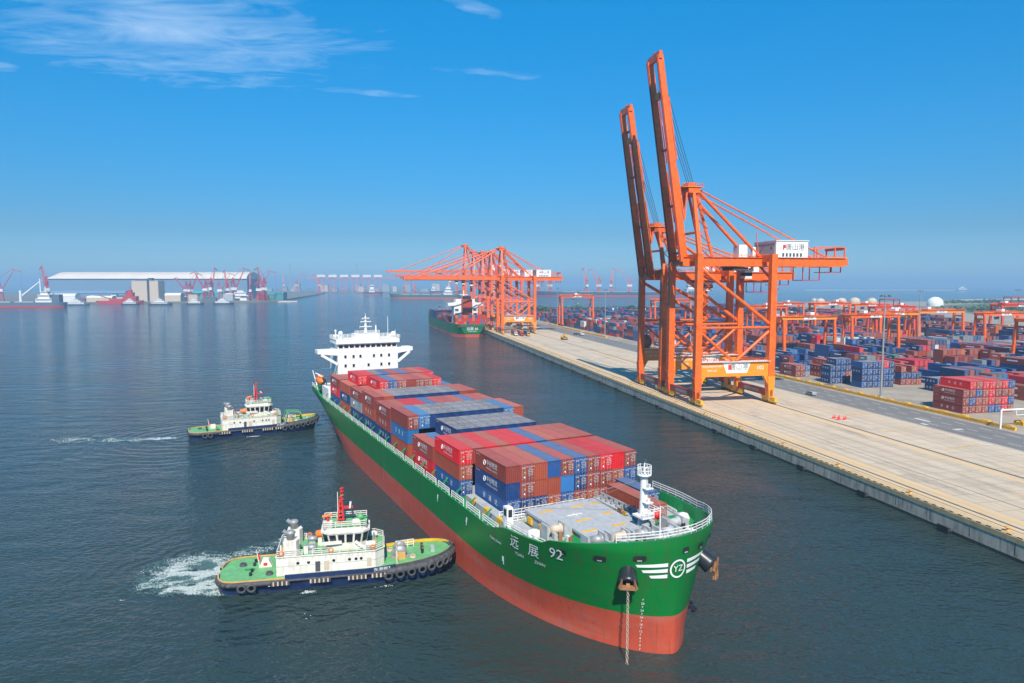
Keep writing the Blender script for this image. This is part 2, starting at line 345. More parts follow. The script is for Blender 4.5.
# ------------------------------------------------------------------ port ground
GROUND = M('yard_concrete', (0.33, 0.28, 0.215), 0.9, var=0.22, scale=0.05, dirt=(0.16, 0.135, 0.11), dirt_amt=0.55)
def apron_material():
    m = bpy.data.materials.new('apron_concrete'); m.use_nodes = True; t = m.node_tree; b = t.nodes['Principled BSDF']; b.inputs['Roughness'].default_value = 0.9
    tc = t.nodes.new('ShaderNodeTexCoord')
    br = t.nodes.new('ShaderNodeTexBrick'); br.inputs['Color1'].default_value = (0.52, 0.42, 0.30, 1); br.inputs['Color2'].default_value = (0.57, 0.46, 0.33, 1)
    br.inputs['Mortar'].default_value = (0.20, 0.165, 0.125, 1); br.inputs['Scale'].default_value = 1.0; br.inputs['Mortar Size'].default_value = 0.07
    br.inputs['Brick Width'].default_value = 5.0; br.inputs['Row Height'].default_value = 5.0; br.offset = 0.0
    t.links.new(tc.outputs['Object'], br.inputs['Vector'])
    def nz(scale, sc, det=7, ro=0.65):
        mpn = t.nodes.new('ShaderNodeMapping'); mpn.inputs['Scale'].default_value = sc; t.links.new(tc.outputs['Object'], mpn.inputs[0])
        n = t.nodes.new('ShaderNodeTexNoise'); n.inputs['Scale'].default_value = scale; n.inputs['Detail'].default_value = det; n.inputs['Roughness'].default_value = ro
        t.links.new(mpn.outputs[0], n.inputs['Vector']); return n.outputs['Fac']
    def over(c, f, lo, hi, amt, col):
        r = t.nodes.new('ShaderNodeMapRange'); r.inputs['From Min'].default_value = lo; r.inputs['From Max'].default_value = hi; r.inputs['To Max'].default_value = amt
        t.links.new(f, r.inputs['Value']); x = t.nodes.new('ShaderNodeMix'); x.data_type = 'RGBA'; x.inputs[7].default_value = (*col, 1)
        t.links.new(r.outputs[0], x.inputs[0]); t.links.new(c, x.inputs[6]); return x.outputs[2]
    c = br.outputs['Color']
    c = over(c, nz(0.35, (1, 0.025, 1)), 0.45, 0.7, 0.6, (0.30, 0.245, 0.185))     # tyre tracks along the quay
    c = over(c, nz(0.9, (1, 0.02, 1)), 0.55, 0.75, 0.5, (0.58, 0.50, 0.40))
    c = over(c, nz(0.045, (1, 0.5, 1)), 0.5, 0.72, 0.5, (0.52, 0.36, 0.20))       # ochre dust
    c = over(c, nz(0.12, (1, 0.3, 1), 9, 0.75), 0.53, 0.70, 0.7, (0.22, 0.18, 0.14)); c = over(c, nz(0.5, (1, 1, 1), 9, 0.8), 0.60, 0.70, 0.6, (0.15, 0.125, 0.10))
    t.links.new(c, b.inputs['Base Color']); return m
APRON = apron_material()
ASPH = M('asphalt', (0.165, 0.158, 0.148), 0.9, var=0.18, scale=0.25, dirt=(0.23, 0.2, 0.16), dirt_amt=0.5, stretch=(1, 0.08, 1))
MARK = M('road_marking', (0.62, 0.6, 0.55), 0.7, var=0.2, dirt=(0.2, 0.19, 0.17), dirt_amt=0.6)
OCHRE = M('ochre_line', (0.60, 0.33, 0.08), 0.8, var=0.2, dirt=(0.4, 0.3, 0.2), dirt_amt=0.6)
RAILM = M('rail_groove', (0.10, 0.085, 0.07), 0.7, var=0.3)
SAND = M('sand', (0.60, 0.54, 0.44), 0.95, var=0.15, scale=0.01)
SCRUB = M('scrub_ground', (0.09, 0.12, 0.05), 0.95, var=0.35, scale=0.02, dirt=(0.26, 0.22, 0.14), dirt_amt=0.7)
def weq(e, q): p = W(e, q); return (p.x, p.y)
coast = [(76, 1085), (205, 1083), (420, 1110), (540, 1400), (720, 1640), (1050, 1690), (1180, 1880), (1500, 2020), (2800, 2300), (2800, -500)]
land = [weq(107.0, -330), weq(107.0, 1045)] + coast
land = land[::-1]
mb = MB(); mb.prism(land, -4, GZ, CONCRETE, GROUND); struct(mb.build('ground'))
def sheet(name, polys, mat, z, kind='structure'):
    mb = MB()
    for p in polys: mb.add([(x, y, z) for x, y in p], [tuple(range(len(p)))], mat)
    return mb
# the apron has its own object frame, x across the quay and y along it
def sheet_eq(name, rects, mat, z):
    mb = MB()
    for e0, e1, q0, q1 in rects: mb.add([(e0, q0, 0), (e1, q0, 0), (e1, q1, 0), (e0, q1, 0)], [(0, 1, 2, 3)], mat)
    o = mb.build(name, None, (0, 0, z), Q); return struct(o)
sheet_eq('apron', [(107.0, 164.0, -330, 1040)], APRON, GZ + 0.004)
sheet_eq('road', [(164.0, 183.0, 138, 760), (150.0, 240.0, -330, 124)], ASPH, GZ + 0.008)
# crane rails let into the apron
sheet_eq('crane_rail', [(111.2, 111.8, -330, 1035), (141.1, 141.9, -330, 1035), (122.0, 122.25, -330, 1035), (109.6, 109.9, -330, 1035)], RAILM, GZ + 0.012)
dash = []
for k in range(-10, 70):
    q0 = k * 9.0 + 138
    if q0 > 138 and q0 < 740: dash += [(168.6, 168.85, q0, q0 + 4), (173.4, 173.65, q0, q0 + 4), (178.2, 178.45, q0, q0 + 4)]
dash += [(164.4, 164.65, 138, 740), (182.4, 182.65, 138, 740), (160.0, 163.5, 150.5, 151.2), (166.0, 167.2, 176, 178.5), (170.5, 171.8, 180, 186), (169.0, 172, 168, 169.4)]
sheet_eq('road_markings', dash, MARK, GZ + 0.016)
ol = [(113.4, 113.6, -330, 1035), (108.6, 108.8, -330, 1035)]
for q0 in range(100, 420, 24): ol.append((144.5, 160.0, q0, q0 + 0.35))
mb = MB()
for e0, e1, q0, q1 in ol[:2]: mb.add([(e0, q0, 0), (e1, q0, 0), (e1, q1, 0), (e0, q1, 0)], [(0, 1, 2, 3)], OCHRE)
for q0 in range(60, 420, 22): mb.add([(146, q0, 0), (160, q0 + 3.5, 0), (160, q0 + 3.9, 0), (146, q0 + 0.4, 0)], [(0, 1, 2, 3)], OCHRE)
struct(mb.build('apron_markings', None, (0, 0, GZ + 0.02), Q))
OCHD = M('ochre_dust', (0.60, 0.42, 0.22), 0.9, var=0.12, scale=0.4, dirt=(0.50, 0.42, 0.32), dirt_amt=0.9, stretch=(1, 0.15, 1))
sheet_eq('apron_dust', [(109.0, 111.0, -330, 1035), (112.2, 115.5, -330, 1035), (138.0, 140.8, 60, 420)], OCHD, GZ + 0.010)
# quay edge: coping with black and yellow blocks
mb = MB()
q0 = -330.0
COPE = M('quay_coping', (0.55, 0.40, 0.2), 0.8, var=0.2, dirt=(0.3, 0.25, 0.18), dirt_amt=0.6)
mb.box(106.75, 108.2, -330, 1045, GZ - 0.9, GZ + 0.03, COPE)
for i in range(300):
    q0 = -60 + i * 2.0
    mb.box(106.9, 107.2, q0, q0 + 1.0, GZ + 0.032, GZ + 0.16, BLACK); mb.box(106.9, 107.2, q0 + 1.0, q0 + 2.0, GZ + 0.032, GZ + 0.16, COPE)
struct(mb.build('quay_edge', None, (0, 0, 0), Q))
QWALL = M('quay_wall', (0.56, 0.48, 0.37), 0.85, var=0.18, scale=0.5, dirt=(0.12, 0.10, 0.08), dirt_amt=0.75, stretch=(1, 1, 0.2))
WET = M('wet_quay_wall', (0.05, 0.05, 0.04), 0.5, var=0.3, scale=0.5)
mb = MB(); mb.box(106.82, 107.1, -330, 1045, 0.6, GZ - 0.9, QWALL); mb.box(106.8, 107.1, -330, 1045, -3, 0.6, WET)
for i in range(120): mb.box(106.79, 106.83, -60 + i * 9.0, -59.9 + i * 9.0, 1.0, GZ - 0.9, RAILM)
struct(mb.build('quay_wall', None, (0, 0, 0), Q))
# far land on the left bank and the breakwater
FARLAND = M('far_land', (0.16, 0.15, 0.12), 0.9, var=0.3, scale=0.01)
mb = MB(); mb.prism([(-1500, 1560), (-950, 1620), (-670, 1740), (-610, 1790), (-700, 2250), (-900, 3300), (-3500, 3600), (-3500, 1500)], -3, 4.0, FARLAND)
mb.prism([(-612, 1788), (-565, 1800), (-570, 1815), (-640, 1850)], -3, 2.5, SAND)
struct(mb.build('far_shore'))
mb = MB(); mb.prism([(-1500, 3900), (-880, 3500), (-400, 3560), (-300, 3700), (-300, 4800), (-3000, 4800)], -3, 4, FARLAND)
struct(mb.build('far_bank'))
mb = MB(); mb.prism([(0, 3950), (720, 3950), (760, 4050), (720, 4700), (0, 4700)], -3, 4, FARLAND); struct(mb.build('far_pier'))
mb = MB(); mb.prism([(1000, 1230), (1350, 1260), (2700, 1500), (2700, 900), (1500, 820), (980, 900)][::-1], GZ - 1, GZ + 0.03, SCRUB)
mb.prism([(1130, 1705), (1190, 1850), (1500, 1990), (2700, 2240), (2700, 2190), (1500, 1950), (1240, 1790), (1180, 1690)][::-1], GZ - 1, GZ + 0.05, SAND)
mb.prism([(1260, 1590), (2700, 1980), (2700, 1930), (1320, 1560)][::-1], GZ - 1, GZ + 0.05, SAND)
mb.prism([(660, 960), (760, 1300), (1100, 1560), (1500, 1700), (2700, 2100), (2700, 1700), (1300, 1300), (950, 950)][::-1], GZ - 1, GZ + 0.02, SCRUB)
struct(mb.build('scrubland'))
mb = MB(); mb.prism([(2200, 5150), (3300, 5100), (3310, 5130), (2200, 5180)], -3, 3, SAND); struct(mb.build('breakwater'))
# belts of trees far off
LEAF = M('tree_belt_leaves', (0.05, 0.10, 0.02), 0.8, var=0.5, scale=0.05)
def belt(name, p0, p1, n, hgt, dep, size=2.2, seed=1):
    rr = random.Random(seed); mb = MB()
    for i in range(n):
        u = rr.random(); x = p0[0] + (p1[0] - p0[0]) * u; y = p0[1] + (p1[1] - p0[1]) * u + rr.uniform(0, dep)
        hh = hgt * (0.45 + 0.4 * (0.5 + 0.5 * sin(u * 37)) * (0.5 + 0.5 * sin(u * 91 + 2)) + 0.25 * rr.random())
        for k in range(7):
            c = Vector((x + rr.gauss(0, 2.6), y + rr.gauss(0, 2.0), GZ + 0.4 + hh * rr.random() ** 0.7)); s = size * rr.uniform(0.4, 1.1)
            d = Vector((rr.gauss(0, 1), rr.gauss(0, 1), rr.gauss(0, 1))).normalized(); a = d.orthogonal().normalized() * s; b = d.cross(a).normalized() * s
            mb.add([c + a, c + b * 0.7 + d * .3 * s, c - a, c - b * 0.7 + d * .2 * s], [(0, 1, 2, 3)], LEAF)
    return struct(mb.build(name), 'stuff')
belt('tree_belt', (20, 1062), (425, 1062), 900, 9, 16, 2.4, 1)
belt('scrub_trees', (700, 1000), (2300, 1500), 1500, 8, 130, 3.0, 2)
belt('coast_trees', (950, 1500), (1700, 1700), 500, 7, 60, 3.2, 3)
# ------------------------------------------------------------------ container kit
CL, CW, CH, CP = 12.19, 2.44, 2.64, 2.5
CCOL = {  # side colour, roof colour
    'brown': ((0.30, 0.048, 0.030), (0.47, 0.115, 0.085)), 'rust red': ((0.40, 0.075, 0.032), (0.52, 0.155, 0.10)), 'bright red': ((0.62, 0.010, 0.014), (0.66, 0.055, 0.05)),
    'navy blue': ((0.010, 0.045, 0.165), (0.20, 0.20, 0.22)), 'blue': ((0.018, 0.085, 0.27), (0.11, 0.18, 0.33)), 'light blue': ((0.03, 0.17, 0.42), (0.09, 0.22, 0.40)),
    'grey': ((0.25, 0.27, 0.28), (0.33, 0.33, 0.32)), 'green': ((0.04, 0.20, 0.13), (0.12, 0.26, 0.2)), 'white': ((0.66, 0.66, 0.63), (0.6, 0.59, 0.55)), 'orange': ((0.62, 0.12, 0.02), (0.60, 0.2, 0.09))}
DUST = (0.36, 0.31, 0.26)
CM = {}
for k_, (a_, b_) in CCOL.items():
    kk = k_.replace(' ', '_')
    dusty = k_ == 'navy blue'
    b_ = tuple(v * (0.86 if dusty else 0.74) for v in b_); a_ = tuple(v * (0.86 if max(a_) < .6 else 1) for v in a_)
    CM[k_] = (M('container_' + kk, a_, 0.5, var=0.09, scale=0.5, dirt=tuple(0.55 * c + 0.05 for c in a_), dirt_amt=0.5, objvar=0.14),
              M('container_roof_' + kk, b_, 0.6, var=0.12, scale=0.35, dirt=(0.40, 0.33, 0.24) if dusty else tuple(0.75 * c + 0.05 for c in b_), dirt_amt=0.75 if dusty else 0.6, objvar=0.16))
def container_body(paint, roof):
    mb = MB(); L, Wd, H = CL, CW, CH; e = 0.12
    for x in (0, L - e):
        for y in (-Wd / 2, Wd / 2 - e): mb.box(x, x + e, y, y + e, 0, H, paint)
    for y in (-Wd / 2, Wd / 2 - e):
        mb.box(e, L - e, y, y + e, 0, e, paint); mb.box(e, L - e, y + 0.01, y + e, H - 0.10, H - 0.015, paint)
    for x in (0, L - e): mb.box(x, x + e, -Wd / 2 + e, Wd / 2 - e, 0, e, paint); mb.box(x, x + e, -Wd / 2 + e, Wd / 2 - e, H - e, H - 0.015, paint)
    def corr(n, fn):                                   # trapezoid corrugation, n waves
        st = [(0, 0), (.25, 0), (.5, 1), (.75, 1)]
        pts = [((i + a) / n, d) for i in range(n) for a, d in st] + [(1, 0)]
        vs = [fn(u, d, 0) for u, d in pts] + [fn(u, d, 1) for u, d in pts]; k = len(pts)
        return vs, [(i, i + 1, k + i + 1, k + i) for i in range(k - 1)]
    for sgn in (-1, 1):
        y0 = sgn * (Wd / 2 - 0.02)
        vs, fs = corr(22, lambda u, d, h: (e + u * (L - 2 * e), y0 - sgn * 0.05 * d, e + h * (H - 0.1 - e)))
        if sgn > 0: fs = [f[::-1] for f in fs]
        mb.add(vs, fs, paint)
    for x0, sgn in ((0.03, 1), (L - 0.03, -1)):
        vs, fs = corr(6, lambda u, d, h: (x0 + sgn * 0.05 * d, -Wd / 2 + e + u * (Wd - 2 * e), e + h * (H - 2 * e)))
        if sgn > 0: fs = [f[::-1] for f in fs]
        mb.add(vs, fs, paint)
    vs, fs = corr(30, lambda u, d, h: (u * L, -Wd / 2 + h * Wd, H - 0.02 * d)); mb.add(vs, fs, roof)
    return mb.mesh('shipping_container')
def container_door(paint, sgn):
    mb = MB(); x = CL + 0.005; y0, y1 = (0.02, CW / 2 - 0.05) if sgn > 0 else (-CW / 2 + 0.05, -0.02)
    mb.box(CL - 0.02, x + 0.03, y0, y1, 0.1, CH - 0.09, paint)
    for f in (0.28, 0.72):
        y = y0 + (y1 - y0) * f; mb.beam((x + 0.06, y, 0.06), (x + 0.06, y, CH - 0.06), 0.05, 0.05, STEEL)
        for z in (0.35, 1.0, 2.2): mb.box(x + 0.03, x + 0.09, y - 0.09, y + 0.09, z, z + 0.07, STEEL)
        mb.box(x + 0.03, x + 0.1, y - 0.05, y + 0.28 * (1 if f < .5 else -1), 1.12, 1.18, STEEL)
    if sgn > 0:
        for i, tx in enumerate(('ZGXU 482156', '45G1', 'MAX 30480', 'TARE 3880', 'NET 26600', 'CUBE 76.4')):
            me = text_mesh(tx, 0.2 if i else 0.24); mb.mesh_in(me, LETTER, plane_map((x + 0.036, y0 + 0.58, CH - 0.42 - i * 0.27), (0, 1, 0), (0, 0, 1)))
    else:
        mb.box(x + 0.03, x + 0.036, y0 + 0.62, y0 + 0.95, 1.25, 1.5, YELLOW); mb.box(x + 0.03, x + 0.036, y0 + 0.60, y0 + 0.85, 0.5, 0.75, LETTER)
        mb.mesh_in(text_mesh('中谷', 0.34), LETTER, plane_map((x + 0.036, y0 + 0.55, CH - 0.55), (0, 1, 0), (0, 0, 1)))
    return mb.mesh('door')
LOGO = {}
def side_logo(kind):                                   # lettering on the starboard (-y) long side
    if kind not in LOGO:
        mb = MB(); y = -CW / 2 - 0.012
        mp_ = lambda x, z: plane_map((x, y, z), (1, 0, 0), (0, 0, 1))
        if kind == 'wide':
            mb.mesh_in(text_mesh('中谷物流', 1.05), LETTER, mp_(6.9, 1.62)); mb.mesh_in(text_mesh('ZHONGGU LOGISTICS', 0.42), LETTER, mp_(6.9, 0.78))
            mb.torus((4.0, y + 0.02, 1.45), 0.40, 0.07, LETTER, 'y', 14, 4); mb.box(4.0, 4.4, y, y + 0.02, 1.40, 1.50, LETTER)
            mb.mesh_in(text_mesh('ZGXU 482156 4', 0.26), LETTER, mp_(1.4, 2.3))
        elif kind == 'short':
            for i, ch in enumerate('安通达'): mb.mesh_in(text_mesh(ch, .95), LETTER, mp_(1.3 + i * 1.6, 1.35))
        else:
            for i, ch in enumerate('安通达'): mb.mesh_in(text_mesh(ch, 1.05), LETTER, mp_(3.9 + i * 2.3, 1.3))
        LOGO[kind] = mb.mesh('lettering')
    return LOGO[kind]
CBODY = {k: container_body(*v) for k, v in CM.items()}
CDOOR = {k: (container_door(v[0], -1), container_door(v[0], 1)) for k, v in CM.items()}
N_BOX = [0]
def container(colour, loc, rz, label, group, door=True, logo=None):
    o = obj('shipping_container', CBODY[colour], None, loc, rz); tag(o, label, 'container', group); N_BOX[0] += 1
    if door:
        for me in CDOOR[colour]: obj('door', me, o)
    if logo: obj('lettering', side_logo(logo), o)
    return o

# ------------------------------------------------------------------ the big container ship
def lerp(a, b, t): return a + (b - a) * t
HB = 14.4
def hull_params(z):
    f = max(0.0, min(1.0, (z - 1.0) / 13.0)) ** 1.15
    return lerp(-14, 6, f), lerp(27.4, 28.0, f), lerp(2.3, 2.9, f), lerp(1.49, 1.8, f)
def half_b(s, z):
    sp, se, p, q = hull_params(z)
    if s > sp:
        t_ = min(1.0, (s - sp) / (se - sp)); return HB * (max(0.0, 1 - t_ ** p)) ** (1 / q)
    g = max(0.0, min(1.0, (z + 1) / 11.6)); s0 = lerp(-78, -112, g); bt = lerp(5.0, 13.8, g ** 0.7); st = lerp(-140, -149, g)
    if s < s0:
        u = min(1.0, (s0 - s) / (s0 - st)); return HB - (HB - bt) * u * u
    return HB
def stem(z): return hull_params(z)[1]
def transom(z): return lerp(-140, -149, max(0.0, min(1.0, (z + 1) / 11.6)))
def top_z(s, sg=-1):
    base = 10.7 + (1.2 * max(0.0, min(1.0, (-132 - s) / 4.0)))
    xs, zs = ((2.5, 7, 16.2, 17.2, 28), (10.7, 12.2, 12.9, 13.6, 15.5)) if sg < 0 else ((1.0, 3.0, 16, 28), (10.7, 13.5, 13.7, 15.5))
    return base if s < xs[0] else float(np.interp(s, xs, zs))
ship = empty('container_ship', SH_O, SH_R)
tag(ship, 'large green and red container ship heading out between two tugs, loaded with containers', 'container ship')
NB = 40; NA = 46
UP = [('a', i / NA) for i in range(NA)] + [('b', i / NB) for i in range(NB + 1)]
def hull_pt(u, z, inset=0.0):
    sp, se, _, _ = hull_params(z); st = transom(z)
    if u[0] == 'a': s = lerp(st, sp, u[1])
    else: s = lerp(sp, se, 1 - (1 - u[1]) ** 2.2)
    return s, half_b(s, z)
LEV = [-3, 0, 1.5, 3.0, 5.1, 5.6, 6.3, 7.2, 8.0, 8.7, 9.4, 10.0]
NT = 9
def hull_rows(sg):
    rows = [[(*hull_pt(u, z), z) for u in UP] for z in LEV]
    for k in range(1, NT + 1):
        r_ = []
        for u in UP:
            z = 10.7
            for _ in range(4):
                s, b = hull_pt(u, z); z = 10.0 + (top_z(s, sg) - 10.0) * k / NT
            s, b = hull_pt(u, z); r_.append((s, b, z))
        rows.append(r_)
    return rows
HROWS = {-1: hull_rows(-1), 1: hull_rows(1)}
mb = MB(); n = len(UP)
for sg in (-1, 1):
    rows = HROWS[sg]; base0 = len(mb.v)
    mb.v.extend([(s, sg * b, z) for r_ in rows for s, b, z in r_])
    for ri in range(len(rows) - 1):
        k = mb.mi(BOOT if rows[ri + 1][0][2] <= 5.1 else GREEN)
        for i in range(n - 1):
            f = tuple(base0 + j for j in (ri * n + i, ri * n + i + 1, (ri + 1) * n + i + 1, (ri + 1) * n + i))
            mb.f.append(f if sg < 0 else f[::-1]); mb.m.append(k); mb.sm.append(True)
# transom
for ri in range(len(rows) - 1):
    s, b, z = rows[ri][0]; s2, b2, z2 = rows[ri + 1][0]
    mb.quad((s, b, z), (s, -b, z), (s2, -b2, z2), (s2, b2, z2), BOOT if z2 <= 5.1 else GREEN)
# inner face of the bulwark and its cap, all round
for sg in (-1, 1):
    inn = []; top = HROWS[sg][-1]
    for (s, b, z) in top: inn.append((s - (0.35 if b < 9 else 0.12), sg * max(b - 0.35, 0), z))
    k = len(inn); low = [(a, sg * max(half_b(a, 11.9 if a > 12.4 else 9.65) - .2, 0), 11.9 if a > 12.4 else 9.65) for a, b, c in inn]; vs = inn + low + [(s, sg * b, z) for s, b, z in top]
    fs = [(i, i + 1, k + i + 1, k + i) for i in range(k - 1)] + [(2 * k + i, 2 * k + i + 1, i + 1, i) for i in range(k - 1)]
    mb.add(vs, fs if sg > 0 else [f[::-1] for f in fs], DKGREEN)
mb.build('hull', ship)
# decks
def deck_poly(z, s0, s1, inset):
    ss = [s for s, b, _ in top if s0 <= s <= s1]; out = [(s, max(half_b(s, z) - inset, 0.0)) for s in ss]
    return [(s, -b) for s, b in out] + [(s, b) for s, b in reversed(out)]
mb = MB(); mb.prism(deck_poly(9.55, -148.5, 13.0, 0.15), 9.55, 9.7, DKGREEN); mb.build('main_deck', ship)
mb = MB(); mb.prism(deck_poly(11.8, 12.5, 28.0, 0.12), 11.82, 12.0, DKGREEN); mb.build('forecastle_deck', ship)
# hatch coamings and covers: one cover per bay
BAY = [0, -13.3, -26.6, -42.0, -55.0, -68.3, -81.6, -95.0, -108.5]      # front end of each bay
HZ = 10.78
for k, f in enumerate(BAY):
    mb = MB(); mb.box(f - 12.35, f + 0.1, -11.4, 11.4, 9.7, HZ - 0.15, GREY); mb.box(f - 12.35, f + 0.1, -11.6, 11.6, HZ - 0.15, HZ, GREY)
    for sg in (-1, 1):                                                    # outboard container pedestals
        for x in (f - 11.9, f - 6.1, f - 0.3):
            mb.beam((x, sg * 12.3, 9.7), (x, sg * 12.3, HZ - 0.01), 0.5, 1.6, DKGREEN)
            mb.beam((x, sg * 13.8, 9.7), (x, sg * 12.9, HZ - 0.01), 0.28, 0.28, DKGREEN)
    mb.build('hatch_cover', ship)
# the empty forward hatch with its painted marks
mb = MB(); hp = [(3.6, -9.9), (11.6, -9.9), (11.6, -7.6), (17.4, -7.6), (17.4, 1.6), (3.6, 2.4)]
mb.prism([(a * 1.0 + (0.25 if a < 8 else -0.25), b + (0.25 if b < 0 else -0.25)) for a, b in hp], 10.2, 12.7, GREY)
mb.prism(hp, 12.7, 13.05, GREY)
for x, y, w, l in ((6.0, -7.5, .55, 2.2), (6.0, -2.0, .55, 2.2), (6.0, 1.0, .5, 1.6), (11.5, -4.5, .55, 2.4), (15.6, -6.0, .55, 2.4), (15.4, -1.0, .55, 2.4), (10.5, 0.5, .55, 2.0)):
    mb.box(x - w / 2, x + w / 2, y - l / 2, y + l / 2, 13.05, 13.075, YELLOW)
mb.box(8.8, 9.2, -5.6, -3.0, 13.05, 13.07, CREAM); mb.box(8.3, 9.7, -4.4, -4.2, 13.072, 13.078, CREAM)
for x in (4.6, 8.2, 12.4, 15.8): mb.box(x, x + 1.1, -9.93 if x < 11 else -7.63, -9.5 if x < 11 else -7.3, 11.2, 12.3, YELLOW if int(x) % 2 == 0 else GREY)
for y in (-6.2, -3.4, -0.8): mb.box(17.1, 17.44, y, y + 1.2, 11.4, 12.4, YELLOW if y > -2 else GREY)
mb.build('forward_hatch', ship, (0, 0.75, 0))
# grey cell guide block beside the hatch
mb = MB(); mb.prism([(2.0, 3.4), (15.2, 3.4), (15.2, 5.6), (2.0, 5.6)], 11.0, 12.6, GREY)
for i in range(9): mb.tube((2.4 + i * 1.4, 3.9, 12.6), (2.4 + i * 1.4, 3.9, 13.5), 0.16, STEEL); mb.box(2.2 + i * 1.4, 2.9 + i * 1.4, 4.4, 5.2, 12.6, 12.85 + 0.3 * (i % 2), GREY)
mb.tube((2.2, 4.8, 13.2), (15, 4.8, 13.2), 0.2, STEEL); mb.box(10.2, 11.0, 3.37, 3.5, 11.9, 12.9, YELLOW); mb.box(8.9, 9.9, 3.36, 3.5, 11.6, 13.0, RUSTY)
mb.build('vent_housing', ship, (0, 0.75, 0))
mb = MB(); mb.box(-0.2, 14.4, 6.0, 12.2, 10.9, 11.74, GREY); mb.box(2.2, 16.0, -12.6, -10.4, 10.9, 11.3, GREY)
for i in range(7): mb.box(0.4 + 2 * i, 1.2 + 2 * i, 12.2, 12.4, 10.9, 11.2, YELLOW)
mb.build('container_platform', ship, (0, 0.75, 0))
# starboard side trunk with yellow marks beside the first bay
mb = MB(); mb.box(-11.5, 3.4, -13.3, -11.7, 9.7, 11.5, GREY)
for x in (-9.2, -4.0, 0.9): mb.box(x, x + 1.5, -13.33, -12.6, 10.6, 11.53, YELLOW)
mb.build('side_trunk', ship, (0, 0.75, 0))
# white vent post and small masts
mb = MB(); mb.box(3.0, 4.4, -13.2, -12.2, 10.4, 13.9, WHITE); mb.box(4.4, 4.46, -13.0, -12.4, 12.5, 13.6, BLACK); mb.box(3.3, 4.1, -13.24, -13.2, 12.6, 13.6, BLACK); mb.build('ventilator', ship, (0, 0.75, 0))
mb = MB(); mb.lathe([(0.01, 0), (0.85, 0.1), (1.0, 0.7), (0.8, 1.4), (0.01, 1.6)], (11.2, -11.6, 11.3), WHITE); mb.build('rope_drum_cover', ship)
mb = MB(); mb.lathe([(0.01, 0), (0.9, 0.1), (1.0, 0.9), (0.7, 1.5), (0.01, 1.7)], (15.6, 11.2, 11.5), WHITE); mb.build('rope_drum_cover', ship)
# foremast
fm = MB(); bx, by = 17.3, 1.9
fm.tube((bx, by, 11.3), (bx, by, 14.6), 1.15, GREY, 0.7, 14); fm.tube((bx, by, 14.6), (bx, by, 20.4), 0.66, WHITE, 0.52, 14)
fm.box(bx - .9, bx + 1.5, by - 1.3, by + 1.6, 14.5, 14.75, WHITE); fm.rail([(bx + 1.5, by - 1.3, 14.75), (bx + 1.5, by + 1.6, 14.75), (bx - .9, by + 1.6, 14.75)], 1.0, WHITE, 0.05, 0.9)
for z in (16.6, 18.6): fm.box(bx + 0.5, bx + 1.4, by - 0.6, by + 0.6, z, z + 0.12, WHITE); fm.tube((bx + 1.1, by, z + .12), (bx + 1.1, by, z + 0.7), 0.25, WHITE)
fm.lathe([(0.05, 20.2), (1.0, 20.3), (1.0, 20.5), (0.05, 20.5)], (bx, by, 0), WHITE, 14)
for i in range(12):
    a = 2 * pi * i / 12; b2 = 2 * pi * (i + 1) / 12
    fm.beam((bx + .95 * cos(a), by + .95 * sin(a), 20.5), (bx + .95 * cos(a), by + .95 * sin(a), 21.7), .08, .08, WHITE)
    for z in (21.1, 21.7): fm.beam((bx + .95 * cos(a), by + .95 * sin(a), z), (bx + .95 * cos(b2), by + .95 * sin(b2), z), .08, .08, WHITE)
fm.tube((bx, by, 20.5), (bx, by, 22.6), 0.1, WHITE); fm.box(bx - .18, bx + .18, by - .18, by + .18, 22.2, 22.6, DGREY)
fm.build('foremast', ship, (0, 0.75, 0))
mb = MB(); mb.lathe([(0.05, -0.1), (0.5, 0), (0.6, 0.5), (0.05, 0.55)], (bx + 1.3, by + 1.2, 14.9), RED, 10, 'x'); mb.build('fog_bell', ship, (0, 0.75, 0))
mb = MB()
for p in ((4, -8, 13.05), (4.4, 1.0, 13.05)): mb.tube((bx, by, 19.8), p, 0.035, STEEL, n=5)
mb.tube((bx, by, 20.2), (27.2, 0, 14.6), 0.035, STEEL, n=5); mb.build('stay_wire', ship, (0, 0.75, 0))
mb = MB(); mb.tube((25.0, -0.6, 11.3), (25.0, -0.6, 18.6), 0.09, WHITE, n=6); mb.tube((25.0, -.6, 18.6), (25.6, -.6, 18.6), .06, WHITE, n=5); mb.build('jackstaff', ship)
# deck machinery in the bow: winches and windlasses
def winch(x, y, L_=2.2, r=0.58, mat=RUSTY):
    m_ = MB()
    m_.lathe([(0.02, -L_ / 2), (r * 1.35, -L_ / 2), (r * 1.35, -L_ / 2 + .15), (r, -L_ / 2 + .16), (r, L_ / 2 - .16), (r * 1.35, L_ / 2 - .15), (r * 1.35, L_ / 2), (0.02, L_ / 2)], (x, y, 12.6), mat, 14, 'y')
    for s_ in (-1, 1): m_.box(x - .9, x + .9, y + s_ * (L_ / 2 + .25) - .15, y + s_ * (L_ / 2 + .25) + .15, 11.3, 13.5, GREY)
    m_.box(x - 1.1, x + 1.1, y - L_ / 2, y + L_ / 2, 11.3, 11.6, GREY); m_.box(x - .6, x + .6, y + L_ / 2 + .4, y + L_ / 2 + 1.5, 11.5, 12.9, GREY)
    return m_.build('mooring_winch', ship, (0, 0, .7))
for x, y, m_ in ((13.6, -9.8, BEIGE), (19.4, -7.0, STEEL), (19.8, -3.6, BEIGE), (20.2, -.4, STEEL), (21.0, 3.4, GREY), (18.6, 6.6, GREY), (23.0, 1.0, GREY), (22.6, -5.4, GREY)): winch(x, y, mat=m_)
rr = random.Random(3)
